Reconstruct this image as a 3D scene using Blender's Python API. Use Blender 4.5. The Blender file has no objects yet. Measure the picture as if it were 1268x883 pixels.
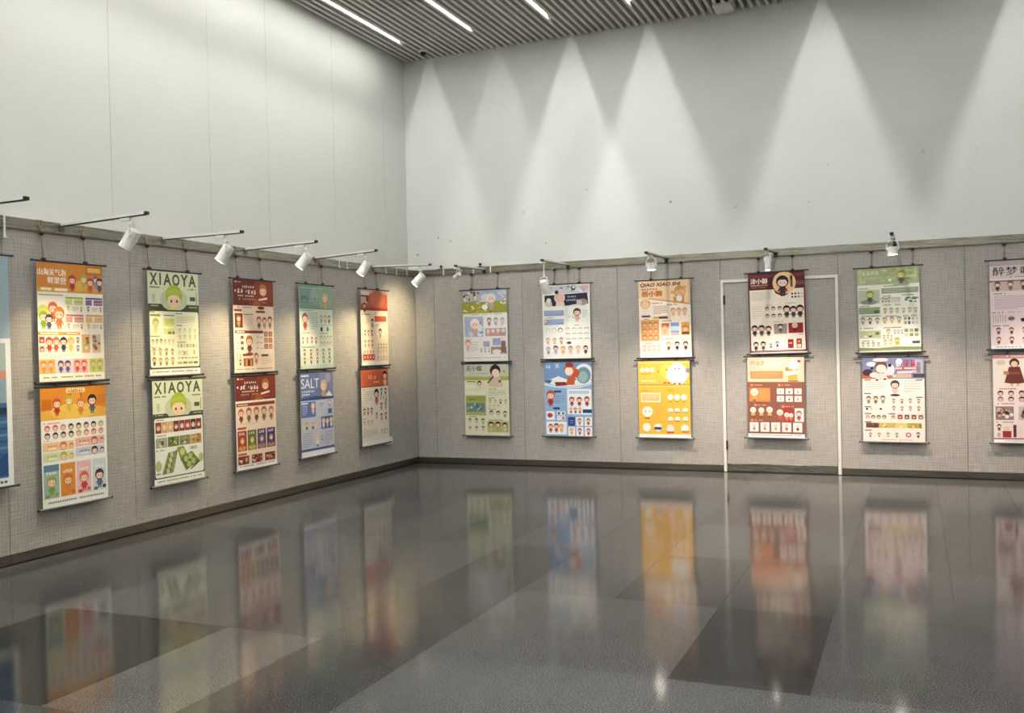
import bpy, bmesh, math, random
from mathutils import Vector, Matrix, Euler

sc = bpy.context.scene
COL = sc.collection
PI = math.pi

# ------------------------------------------------------------------ camera, world, exposure
FPX, YAW, PITCH, ROLL = 1169.74, math.radians(-23.109), math.radians(-0.575), math.radians(-1.342)
CAM = Vector((5.872, -10.640, 1.452))
fw = Vector((math.sin(YAW)*math.cos(PITCH), math.cos(YAW)*math.cos(PITCH), math.sin(PITCH)))
rt = Vector((math.cos(YAW), -math.sin(YAW), 0))
up = rt.cross(fw)
rt2 = rt*math.cos(ROLL) + up*math.sin(ROLL)
up2 = -rt*math.sin(ROLL) + up*math.cos(ROLL)
cd = bpy.data.cameras.new('camera'); cam = bpy.data.objects.new('camera', cd); COL.objects.link(cam)
cd.sensor_fit = 'HORIZONTAL'; cd.sensor_width = 36.0; cd.lens = FPX/1268*36.0; cd.clip_start = 0.05; cd.clip_end = 200
m = Matrix((rt2, up2, -fw)).transposed().to_4x4(); m.translation = CAM; cam.matrix_world = m
sc.camera = cam

w = bpy.data.worlds.new('world'); sc.world = w; w.use_nodes = True
w.node_tree.nodes['Background'].inputs[0].default_value = (1.0, 1.0, 0.99, 1)
w.node_tree.nodes['Background'].inputs[1].default_value = 0.0
sc.view_settings.view_transform = 'Standard'; sc.view_settings.look = 'None'
sc.view_settings.gamma = 1.0; sc.view_settings.use_curve_mapping = False
sc.view_settings.exposure = 1.2
STRIP_W = 54.0       # watts of the narrow beam of a ceiling strip
GLOW_W = 22.0       # watts of its broad diffuser
SPOT_L, SPOT_B = 34.0, 88.0

# room measures (metres; corner of the two fabric partitions is the origin)
WX, WY, CEIL = -0.105, 0.035, 5.125
RAIL0, RAIL1, BASE = 2.382, 2.452, 0.076
XMAX, YMIN = 9.6, -12.0

# ------------------------------------------------------------------ materials
def lin(h):
    h = h.lstrip('#')
    o = []
    for i in (0, 2, 4):
        c = int(h[i:i+2], 16)/255
        o.append(c/12.92 if c <= 0.04045 else ((c+0.055)/1.055)**2.4)
    return tuple(o) + (1.0,)

class NT:
    def __init__(s, name):
        s.m = bpy.data.materials.new(name); s.m.use_nodes = True
        s.t = s.m.node_tree; s.b = s.t.nodes['Principled BSDF']
    def n(s, kind, **kw):
        nd = s.t.nodes.new(kind)
        for k, v in kw.items(): setattr(nd, k, v)
        return nd
    def l(s, a, b): s.t.links.new(a, b)
    def math(s, op, a, b=None, clamp=False):
        nd = s.n('ShaderNodeMath', operation=op); nd.use_clamp = clamp
        for i, v in enumerate((a, b)):
            if v is None: continue
            if isinstance(v, (int, float)): nd.inputs[i].default_value = v
            else: s.l(v, nd.inputs[i])
        return nd.outputs[0]
    def noise(s, scale, detail=3, vec=None, rough=0.55):
        nd = s.n('ShaderNodeTexNoise'); nd.inputs['Scale'].default_value = scale
        nd.inputs['Detail'].default_value = detail; nd.inputs['Roughness'].default_value = rough
        if vec is not None: s.l(vec, nd.inputs['Vector'])
        return nd.outputs['Fac']
    def ramp(s, fac, stops):
        nd = s.n('ShaderNodeValToRGB'); s.l(fac, nd.inputs[0])
        e = nd.color_ramp.elements
        while len(e) < len(stops): e.new(0.5)
        for i, (p, c) in enumerate(stops): e[i].position = p; e[i].color = c
        return nd.outputs[0]
    def mix(s, fac, a, b, mode='MIX'):
        nd = s.n('ShaderNodeMix', data_type='RGBA', blend_type=mode)
        for i, v in ((0, fac), (6, a), (7, b)):
            if isinstance(v, (int, float)): nd.inputs[i].default_value = v
            elif isinstance(v, tuple): nd.inputs[i].default_value = v
            else: s.l(v, nd.inputs[i])
        return nd.outputs[2]
    def bump(s, h, strength, dist):
        nd = s.n('ShaderNodeBump'); nd.inputs['Strength'].default_value = strength; nd.inputs['Distance'].default_value = dist
        s.l(h, nd.inputs['Height']); s.l(nd.outputs[0], s.b.inputs['Normal'])
    def set(s, rough=0.5, metal=0.0, col=None, spec=None):
        s.b.inputs['Roughness'].default_value = rough; s.b.inputs['Metallic'].default_value = metal
        if col is not None: s.b.inputs['Base Color'].default_value = col
        if spec is not None: s.b.inputs['Specular IOR Level'].default_value = spec
        return s.m

def plain(name, hexcol, rough=0.5, metal=0.0, vary=0.06, scale=14):
    t = NT(name); c = lin(hexcol)
    pos = t.n('ShaderNodeTexCoord').outputs['Object']
    f = t.noise(scale, 3, pos)
    a = tuple(x*(1-vary) for x in c[:3])+(1,); b = tuple(min(1, x*(1+vary)) for x in c[:3])+(1,)
    t.l(t.ramp(f, [(0.3, a), (0.7, b)]), t.b.inputs['Base Color'])
    return t.set(rough, metal)

def mat_white_wall(name, a, b, marks=False):
    t = NT(name)
    pos = t.n('ShaderNodeNewGeometry').outputs['Position']
    col = t.ramp(t.noise(0.8, 4, pos), [(0.3, lin(a)), (0.7, lin(b))])
    if marks:      # filled nail holes and scuffs of the plaster
        v = t.n('ShaderNodeTexVoronoi'); v.inputs['Scale'].default_value = 3.0; t.l(pos, v.inputs['Vector'])
        spot = t.math('LESS_THAN', v.outputs['Distance'], 0.05)
        sx = t.n('ShaderNodeSeparateXYZ'); t.l(pos, sx.inputs[0])
        zone = t.math('MULTIPLY', t.math('LESS_THAN', sx.outputs[2], 3.35), t.math('GREATER_THAN', t.noise(1.3, 2, pos), 0.5))
        fz = t.math('MULTIPLY', t.math('MULTIPLY', spot, zone), 0.6)
        col = t.mix(fz, col, lin('77776f'))
        blot = t.math('MULTIPLY', t.math('GREATER_THAN', t.noise(9, 4, pos), 0.715), t.math('LESS_THAN', sx.outputs[2], 3.4))
        col = t.mix(t.math('MULTIPLY', blot, 0.3), col, lin('8c8c84'))
    t.l(col, t.b.inputs['Base Color'])
    t.bump(t.noise(60, 4, pos), 0.08, 0.01)
    return t.set(0.75)

def mat_fabric():
    t = NT('woven_linen')
    pos = t.n('ShaderNodeNewGeometry').outputs['Position']
    sx = t.n('ShaderNodeSeparateXYZ'); t.l(pos, sx.inputs[0])
    u = t.math('ADD', sx.outputs[0], sx.outputs[1]); z = sx.outputs[2]
    def thread(a, b, fa, fb):
        cb = t.n('ShaderNodeCombineXYZ'); t.l(t.math('MULTIPLY', a, fa), cb.inputs[0]); t.l(t.math('MULTIPLY', b, fb), cb.inputs[1])
        return t.noise(1.0, 2, cb.outputs[0], 0.6)
    h1 = thread(u, z, 6.0, 120.0)         # weft slubs
    v1 = thread(u, z, 120.0, 6.0)         # warp slubs
    wob = t.math('MULTIPLY', t.noise(3.0, 2, pos), 0.03)
    hz = t.math('SINE', t.math('MULTIPLY', t.math('ADD', z, wob), 2*PI/0.026))
    vz = t.math('SINE', t.math('MULTIPLY', t.math('ADD', u, wob), 2*PI/0.026))
    g = t.math('MULTIPLY', t.math('ADD', hz, vz), 0.042)
    f = t.math('ADD', t.math('ADD', t.math('MULTIPLY', h1, 0.55), t.math('MULTIPLY', v1, 0.45)), g)
    big = t.noise(1.7, 3, pos)
    f = t.math('ADD', f, t.math('MULTIPLY', t.math('SUBTRACT', big, 0.5), 0.10))
    t.l(t.ramp(f, [(0.22, lin('8a867f')), (0.50, lin('a6a29b')), (0.78, lin('c0bcb6'))]), t.b.inputs['Base Color'])
    t.bump(f, 0.25, 0.004)
    return t.set(0.9, spec=0.2)

def mat_tile():
    t = NT('polished_granite')
    pos = t.n('ShaderNodeNewGeometry').outputs['Position']
    oi = t.n('ShaderNodeObjectInfo')
    sp = t.ramp(t.noise(150, 3, pos, 0.7), [(0.36, (0.3, 0.3, 0.3, 1)), (0.5, (1, 1, 1, 1)), (0.64, (2.8, 2.8, 2.75, 1))])
    cl = t.ramp(t.noise(2.2, 4, pos), [(0.3, (0.9, 0.9, 0.9, 1)), (0.7, (1.1, 1.1, 1.1, 1))])
    t.l(t.mix(1.0, t.mix(1.0, oi.outputs['Color'], sp, 'MULTIPLY'), cl, 'MULTIPLY'), t.b.inputs['Base Color'])
    rr = t.n('ShaderNodeMapRange'); t.l(t.noise(6, 3, pos), rr.inputs[0])
    rr.inputs[1].default_value = 0.3; rr.inputs[2].default_value = 0.7; rr.inputs[3].default_value = 0.085; rr.inputs[4].default_value = 0.115
    t.l(rr.outputs[0], t.b.inputs['Roughness'])
    t.b.inputs['IOR'].default_value = 1.31
    return t.m

def mat_metal(name, c, rough, metal=1.0):
    t = NT(name)
    pos = t.n('ShaderNodeNewGeometry').outputs['Position']
    mp = t.n('ShaderNodeMapping'); t.l(pos, mp.inputs[0]); mp.inputs['Scale'].default_value = (2.5, 2.5, 45)
    f = t.noise(1.0, 4, mp.outputs[0])
    cc = lin(c)
    t.l(t.ramp(f, [(0.3, tuple(x*0.75 for x in cc[:3])+(1,)), (0.7, cc)]), t.b.inputs['Base Color'])
    rr = t.n('ShaderNodeMapRange'); t.l(f, rr.inputs[0]); rr.inputs[3].default_value = rough*0.6; rr.inputs[4].default_value = rough*1.4
    t.l(rr.outputs[0], t.b.inputs['Roughness'])
    t.b.inputs['Metallic'].default_value = metal
    return t.m

def mat_emit(name, col, strength):
    t = NT(name); t.set(0.3, col=(0.8, 0.8, 0.8, 1))
    t.b.inputs['Emission Color'].default_value = col; t.b.inputs['Emission Strength'].default_value = strength
    return t.m

def mat_print():
    t = NT('printed_paper')
    a = t.n('ShaderNodeAttribute'); a.attribute_name = 'ink'
    pos = t.n('ShaderNodeTexCoord').outputs['Object']
    f = t.ramp(t.noise(40, 2, pos), [(0.3, (0.95, 0.95, 0.95, 1)), (0.7, (1.03, 1.03, 1.03, 1))])
    t.l(t.mix(1.0, a.outputs['Color'], f, 'MULTIPLY'), t.b.inputs['Base Color'])
    return t.set(0.45, spec=0.3)

M = dict(
    wall_l=mat_white_wall('white_panel_paint', 'd5d7d1', 'dbddd8'),
    wall_b=mat_white_wall('white_plaster', 'd4d7d3', 'dbdeda', True),
    seam=plain('dark_seam', '6b6b64', 0.9),
    fabric=mat_fabric(), tile=mat_tile(),
    grout=plain('dark_grout', '3a3936', 0.8),
    steel=mat_metal('brushed_steel', 'a9a498', 0.28),
    steel_dk=mat_metal('dull_steel', '8a857c', 0.35),
    slat=plain('grey_slat_paint', 'cbcac4', 0.5, 0.0, 0.03),
    plenum=plain('black_plenum', '16161a', 0.95),
    white=plain('white_enamel', 'e4e4e0', 0.35, 0, 0.02),
    white2=plain('white_plastic', 'dcdcd4', 0.45, 0, 0.02),
    black=plain('black_plastic', '17171a', 0.4, 0, 0.1),
    rod=plain('charcoal_rod', '2f2e30', 0.4, 0, 0.1),
    rod_gr=plain('grey_aluminium_rod', '6f7072', 0.35, 0.4, 0.05),
    cord=plain('brown_twine', '83705a', 0.9, 0, 0.2, 90),
    wire=plain('brass_wire', 'a89a5c', 0.5, 0.3, 0.2, 60),
    dome=plain('smoked_dome', '0c0c10', 0.08),
    paper=plain('white_paper', 'ecebe6', 0.5, 0, 0.02),
    frame=plain('white_door_frame', 'dedcd2', 0.5, 0, 0.04),
    ink=mat_print(),
    lens_w=mat_emit('warm_lens', (1, 0.82, 0.55, 1), 1.5),
    lens_n=mat_emit('neutral_lens', (1, 0.90, 0.78, 1), 22.0),
)

# ------------------------------------------------------------------ mesh helpers
def bm_box(bm, x0, x1, y0, y1, z0, z1):
    v = [bm.verts.new(p) for p in ((x0,y0,z0),(x1,y0,z0),(x1,y1,z0),(x0,y1,z0),(x0,y0,z1),(x1,y0,z1),(x1,y1,z1),(x0,y1,z1))]
    for f in ((3,2,1,0),(4,5,6,7),(0,1,5,4),(1,2,6,5),(2,3,7,6),(3,0,4,7)): bm.faces.new([v[i] for i in f])
def bm_tube(bm, pts, r, seg=8, cap=True):
    pts = [Vector(p) for p in pts]; rings = []
    rs = r if isinstance(r, (list, tuple)) else [r]*len(pts)
    for i, p in enumerate(pts):
        d = (pts[min(i+1, len(pts)-1)] - pts[max(i-1, 0)]).normalized()
        a = d.cross(Vector((0, 0, 1)) if abs(d.z) < 0.9 else Vector((1, 0, 0))).normalized(); b = d.cross(a)
        rings.append([bm.verts.new(p + (a*math.cos(2*PI*k/seg) + b*math.sin(2*PI*k/seg))*rs[i]) for k in range(seg)])
    for i in range(len(rings)-1):
        for k in range(seg):
            bm.faces.new((rings[i][k], rings[i][(k+1) % seg], rings[i+1][(k+1) % seg], rings[i+1][k]))
    if cap:
        bm.faces.new(rings[0][::-1]); bm.faces.new(rings[-1])
def bm_lathe(bm, prof, seg=24, mat=None):
    """prof = [(radius, z)...] turned about z, then moved by mat"""
    rings = []
    for r, z in prof:
        if r < 1e-6: rings.append([bm.verts.new((0, 0, z))])
        else: rings.append([bm.verts.new((r*math.cos(2*PI*k/seg), r*math.sin(2*PI*k/seg), z)) for k in range(seg)])
    for a, b in zip(rings, rings[1:]):
        for k in range(seg):
            q = [a[k % len(a)], a[(k+1) % len(a)], b[(k+1) % len(b)], b[k % len(b)]]
            u = []
            for v in q:
                if v not in u: u.append(v)
            if len(u) > 2: bm.faces.new(u)
    if mat is not None: bmesh.ops.transform(bm, matrix=mat, verts=[v for r in rings for v in r])
def link(name, me, parent=None):
    o = bpy.data.objects.new(name, me); COL.objects.link(o)
    if parent is not None: o.parent = parent
    return o
def obj(name, bm, mat, parent=None, bevel=0, smooth=False):
    bmesh.ops.recalc_face_normals(bm, faces=bm.faces)
    if bevel:
        bmesh.ops.bevel(bm, geom=list(bm.edges), offset=bevel, segments=1, affect='EDGES', clamp_overlap=True)
    me = bpy.data.meshes.new(name); bm.to_mesh(me); bm.free()
    me.materials.append(mat)
    if smooth:
        for p in me.polygons: p.use_smooth = True
        try: me.set_sharp_from_angle(angle=math.radians(35))
        except Exception: pass
    return link(name, me, parent)
def box(name, b, mat, parent=None, bevel=0):
    bm = bmesh.new(); bm_box(bm, *b); return obj(name, bm, mat, parent, bevel)
def tag(o, label, cat, group=None):
    o['label'] = label; o['category'] = cat
    if group: o['group'] = group
    return o
def struct(o, label=None):
    o['kind'] = 'structure'
    if label: o['label'] = label
    return o
def thing(name, label, cat, loc, rz=0, group=None):
    o = bpy.data.objects.new(name, None); COL.objects.link(o); o.empty_display_size = 0.1
    o.location = loc; o.rotation_euler = (0, 0, rz)
    return tag(o, label, cat, group)

# ------------------------------------------------------------------ floor of granite slabs
floor = struct(box('floor', (WX-0.2, XMAX, YMIN, WY+0.2, -0.12, -0.006), M['grout']), 'floor of polished grey granite slabs')
TX0, TP, TY0, TQ, GAP = 0.12, 0.5925, -4.29, 1.175, 0.0013
xe = [0.0] + [TX0 + TP*k for k in range(0, 16)]
ye = [0.0] + [TY0 + TQ*j for j in range(3, -7, -1)]
MID = (0.048, 0.048, 0.0468)
tone = {}
rnd = random.Random(5)
def near(v, arr): return min(range(len(arr)), key=lambda i: abs(arr[i]-v))
for (x, y, k) in ((1.305,-6.64,0.62),(1.9,-6.64,0.64),(2.49,-6.64,1.15),(3.08,-6.64,0.80),(3.08,-5.46,0.82),(3.68,-6.64,1.05),(3.68,-5.46,1.05),
                  (2.49,-5.46,0.92),(1.9,-5.46,0.95),(1.305,-5.46,1.0),(4.27,-4.29,0.80),(4.87,-4.29,0.80),(4.87,-5.46,0.66),
                  (4.27,-5.46,1.05),(5.46,-4.29,0.95),(5.46,-5.46,1.0),(4.27,-6.64,1.12),(4.87,-6.64,1.12),(5.46,-6.64,1.12),(3.68,-4.29,0.92),(3.68,-3.12,0.90),(3.08,-4.29,0.78)):
    tone[(near(x, xe), near(y, ye))] = max(0.3, 1+(k-1)*1.9)
tile_mesh = {}
for i in range(len(xe)-1):
    for j in range(len(ye)-1):
        wx, wy = round(xe[i+1]-xe[i]-GAP, 4), round(ye[j]-ye[j+1]-GAP, 4)
        if (wx, wy) not in tile_mesh:
            bm = bmesh.new(); bm_box(bm, -wx/2, wx/2, -wy/2, wy/2, -0.02, 0.0)
            bmesh.ops.recalc_face_normals(bm, faces=bm.faces)
            me = bpy.data.meshes.new('floor_tile'); bm.to_mesh(me); bm.free(); me.materials.append(M['tile']); tile_mesh[(wx, wy)] = me
        o = link('floor_tile', tile_mesh[(wx, wy)], floor)
        o.location = ((xe[i]+xe[i+1])/2, (ye[j]+ye[j+1])/2, 0)
        k = tone.get((i, j), rnd.choice((0.7, 0.9, 1.0, 1.2, 0.8)))
        o.color = (MID[0]*k, MID[1]*k, MID[2]*k, 1)

# ------------------------------------------------------------------ upper white walls
wl = struct(box('wall_left', (WX-0.2, WX-0.02, YMIN, WY+0.2, 0, CEIL+0.3), M['seam']), 'tall white panelled wall above the fabric partition')
seams = [WY, -0.515, -1.61, -2.79, -3.65, -4.83, -6.03, -7.2, -8.4, -9.6, -10.8, YMIN]
for a, b in zip(seams, seams[1:]):
    box('wall_panel', (WX-0.02, WX, b+0.002, a-(0.002 if a != WY else 0), 0, CEIL+0.28), M['wall_l'], wl)
wb = struct(box('wall_back', (WX, XMAX, WY, WY+0.2, 0, CEIL+0.3), M['wall_b']), 'tall white plastered wall above the fabric partition')
struct(box('wall_right', (XMAX-0.1, XMAX+0.1, YMIN, WY+0.2, -0.1, CEIL+0.4), M['wall_l']), 'tall white side wall of the hall')
struct(box('wall_front', (WX-0.2, XMAX+0.1, YMIN-0.2, YMIN, -0.1, CEIL+0.4), M['wall_l']), 'tall white wall of the hall facing the corner')

# ------------------------------------------------------------------ fabric partitions
lseam = [0.0, -1.14, -2.34, -3.54, -4.77, -5.94, -7.14, -8.34, -9.54]
bseam = [0.0, 0.275, 1.485, 2.69, 3.885, None, 5.13, 6.35, 7.56, 8.77]
pl = struct(box('wall_partition_left', (WX, -0.012, lseam[-1], 0.0, 0, RAIL0+0.03), M['seam']), 'display partition covered in grey woven fabric')
for a, b in zip(lseam, lseam[1:]):
    box('fabric_panel', (-0.03, 0.0, b+0.0015, a-0.0015, BASE-0.01, RAIL0+0.02), M['fabric'], pl, 0.002)
pb = struct(box('wall_partition_back', (0.0, 8.77, 0.012, WY, 0, RAIL0+0.03), M['seam']), 'display partition covered in grey woven fabric with a door')
DX0, DX1, DZ = 3.885, 5.13, 2.145
for a, b in ((0.0,0.275),(0.275,1.485),(1.485,2.69),(2.69,DX0),(DX1,6.35),(6.35,7.56),(7.56,8.77)):
    box('fabric_panel', (a+0.0015, b-0.0015, 0.0, 0.025, BASE-0.01, RAIL0+0.02), M['fabric'], pb, 0.002)
box('fabric_panel', (DX0+0.0015, DX1-0.0015, 0.0, 0.025, DZ+0.002, RAIL0+0.02), M['fabric'], pb, 0.002)
# rails along the top
def rail(name, along, cuts, label):
    r = None
    for i, (a, b) in enumerate(zip(cuts, cuts[1:])):
        lo, hi = min(a, b)+0.001, max(a, b)-0.001
        bm = bmesh.new()
        for (d0, d1, z0, z1) in ((-0.014, 0.004, RAIL0, RAIL1), (-0.014, 0.030, RAIL1-0.005, RAIL1), (-0.018, -0.010, RAIL0-0.004, RAIL0+0.006), (-0.018, -0.010, RAIL1-0.006, RAIL1+0.004)):
            if along == 'x': bm_box(bm, lo, hi, d0, d1, z0, z1)
            else: bm_box(bm, -d1-0.06 if d1 > 0.02 else -d1, -d0, lo, hi, z0, z1)
        if r is None:
            r = bpy.data.objects.new(name, None); COL.objects.link(r); struct(r, label)
        obj('rail_section', bm, M['steel'], r)
rail('trim_1', 'y', [0.0, -1.02, -2.13, -3.33, -4.40, -5.44, -6.5, -7.6, -8.6, -9.54], 'metal rail along the top of the fabric partition beside the corner')
rail('trim_2', 'x', [0.0, 0.98, 2.09, 3.29, 4.49, 5.70, 6.90, 8.1, 8.77], 'metal rail along the top of the fabric partition with the door')
# baseboards
def baseboard(name, along, segs, label):
    r = bpy.data.objects.new(name, None); COL.objects.link(r); struct(r, label)
    for a, b in segs:
        lo, hi = min(a, b)+0.0008, max(a, b)-0.0008
        for nm, d0, d1, z0, z1, mt in (('skirting_strip', 0.012, 0.014, 0.010, BASE, M['steel_dk']),):
            bm = bmesh.new()
            if along == 'x': bm_box(bm, lo, hi, -d1, d0, z0, z1)
            else: bm_box(bm, -d0, d1, lo, hi, z0, z1)
            obj(nm, bm, mt, r)
baseboard('baseboard_left', 'y', list(zip(lseam, lseam[1:])), 'metal skirting under the fabric partition beside the corner')
baseboard('baseboard_back', 'x', [(0,0.275),(0.275,1.485),(1.485,2.69),(2.69,DX0-0.002),(DX1+0.002,6.35),(6.35,7.56),(7.56,8.77)], 'metal skirting under the fabric partition with the door')

# door hidden in the partition
dr = bpy.data.objects.new('door_1', None); COL.objects.link(dr); dr.location = ((DX0+DX1)/2, 0, 0); struct(dr, 'fabric covered door with thin white frame')
hw = (DX1-DX0)/2
bm = bmesh.new(); bm_box(bm, -hw, -hw+0.032, -0.012, 0.03, 0.006, DZ); bm_box(bm, hw-0.032, hw, -0.012, 0.03, 0.006, DZ); bm_box(bm, -hw+0.032, hw-0.032, -0.012, 0.03, DZ-0.032, DZ)
obj('door_frame', bm, M['frame'], dr)
box('door_leaf', (-hw+0.036, hw-0.036, -0.002, 0.028, BASE+0.02, DZ-0.036), M['fabric'], dr, 0.002)
box('kick_plate', (-hw+0.036, hw-0.036, -0.008, 0.028, 0.012, BASE+0.02), M['steel'], dr, 0.001)
for z in (1.92, 0.30):
    bm = bmesh.new(); bm_tube(bm, [(-hw+0.036, -0.012, z-0.05), (-hw+0.036, -0.012, z+0.05)], 0.008, 8); bm_box(bm, -hw+0.034, -hw+0.046, -0.010, 0.0, z-0.05, z+0.05)
    obj('hinge', bm, M['black'], dr)

# ------------------------------------------------------------------ ceiling of slats
ce = struct(box('ceiling', (WX-0.2, XMAX, YMIN, WY+0.2, CEIL+0.30, CEIL+0.42), M['plenum']), 'ceiling of grey linear slats under a dark void')
SP = 0.95/11; SX0 = 0.27
bm = bmesh.new(); bm_box(bm, -0.0175, 0.0175, YMIN, WY, 0, 0.085); bmesh.ops.recalc_face_normals(bm, faces=bm.faces)
sme = bpy.data.meshes.new('slat'); bm.to_mesh(sme); bm.free(); sme.materials.append(M['slat'])
k = -4
while SX0 + SP*(k+0.5) < XMAX:
    x = SX0 + SP*(k+0.5)
    if x-0.0175 > WX:
        o = link('slat', sme, ce); o.location = (x, 0, CEIL)
    k += 1
# recessed strip lamps between the slats
def strip_lamp(x, y0, y1, part, label, off=None):
    t = thing('strip_lamp', label, 'ceiling lamp', (x, (y0+y1)/2, CEIL), 0, 'strip lamps between the ceiling slats')
    h = (y1-y0)/2
    bm = bmesh.new()
    bm_box(bm, -0.0252, -0.0215, -h, h, -0.002, 0.060); bm_box(bm, 0.0215, 0.0252, -h, h, -0.002, 0.060)
    bm_box(bm, -0.0252, 0.0252, -h, h, 0.060, 0.064)
    obj('lamp_channel', bm, M['white'], t)
    for s in (-1, 1): box('end_cap', (-0.0252, 0.0252, s*h-0.002, s*h+0.002, 0.040, 0.064), M['white'], t)
    for nm, wd, z, watts in (('strip_beam', 0.008, 0.0555, STRIP_W*part), ('strip_diffuser', 0.042, -0.0015, GLOW_W*part)):
        nm = nm if off is None else '%s_%s_offscreen' % (nm, off)
        ld = bpy.data.lights.new(nm, 'AREA'); ld.shape = 'RECTANGLE'; ld.size = wd; ld.size_y = 2*h-0.02
        ld.energy = watts; ld.color = (1.0, 0.985, 0.95)
        lo = bpy.data.objects.new(nm, ld); COL.objects.link(lo); lo.parent = t; lo.location = (0, 0, z)
for x, p, lab, off in ((0.27, 0.72, 'white strip lamp between ceiling slats closest to the panelled wall', None),
               (1.22, 0.45, 'white strip lamp between ceiling slats, second from the panelled wall', None),
               (2.17, 1.0, 'white strip lamp between ceiling slats, third from the panelled wall', None),
               (3.12, 1.0, 'white strip lamp between ceiling slats, beside the box fixture on the ceiling', None),
               (5.02, 1.0, 'white strip lamp between ceiling slats above the fabric door', 'above_door'),
               (6.92, 1.0, 'white strip lamp between ceiling slats, furthest from the panelled wall', 'far_side')):
    strip_lamp(x, -11.6, -0.69, p, lab, off)

# dome camera and box fixture on the ceiling
t = thing('dome_camera', 'small dark dome security camera on the slat ceiling near the corner', 'security camera', (0.38, -0.325, CEIL))
bm = bmesh.new(); bm_lathe(bm, [(0, 0.004), (0.058, 0.004), (0.058, -0.020), (0.048, -0.030), (0, -0.030)], 24); obj('base_ring', bm, M['white2'], t, 0, True)
bm = bmesh.new(); bm_lathe(bm, [(0.041, -0.029)] + [(0.041*math.cos(a), -0.029-0.045*math.sin(a)) for a in (0.4, 0.8, 1.2)] + [(0, -0.074)], 24); obj('dome', bm, M['dome'], t, 0, True)
t = thing('ceiling_box_fixture', 'pale box fixture fixed under the ceiling slats against the plastered wall', 'fixture', (4.01, -0.15, CEIL))
bm = bmesh.new(); bm_box(bm, -0.10, 0.10, -0.13, 0.13, -0.035, 0.004); obj('body', bm, M['white2'], t, 0.006)
box('front_strip', (-0.098, 0.098, -0.134, -0.128, -0.028, 0.0), M['white'], t)
for sx in (-0.05, 0.05): box('foot', (sx-0.012, sx+0.012, 0.10, 0.125, -0.042, -0.034), M['white2'], t)

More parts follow.
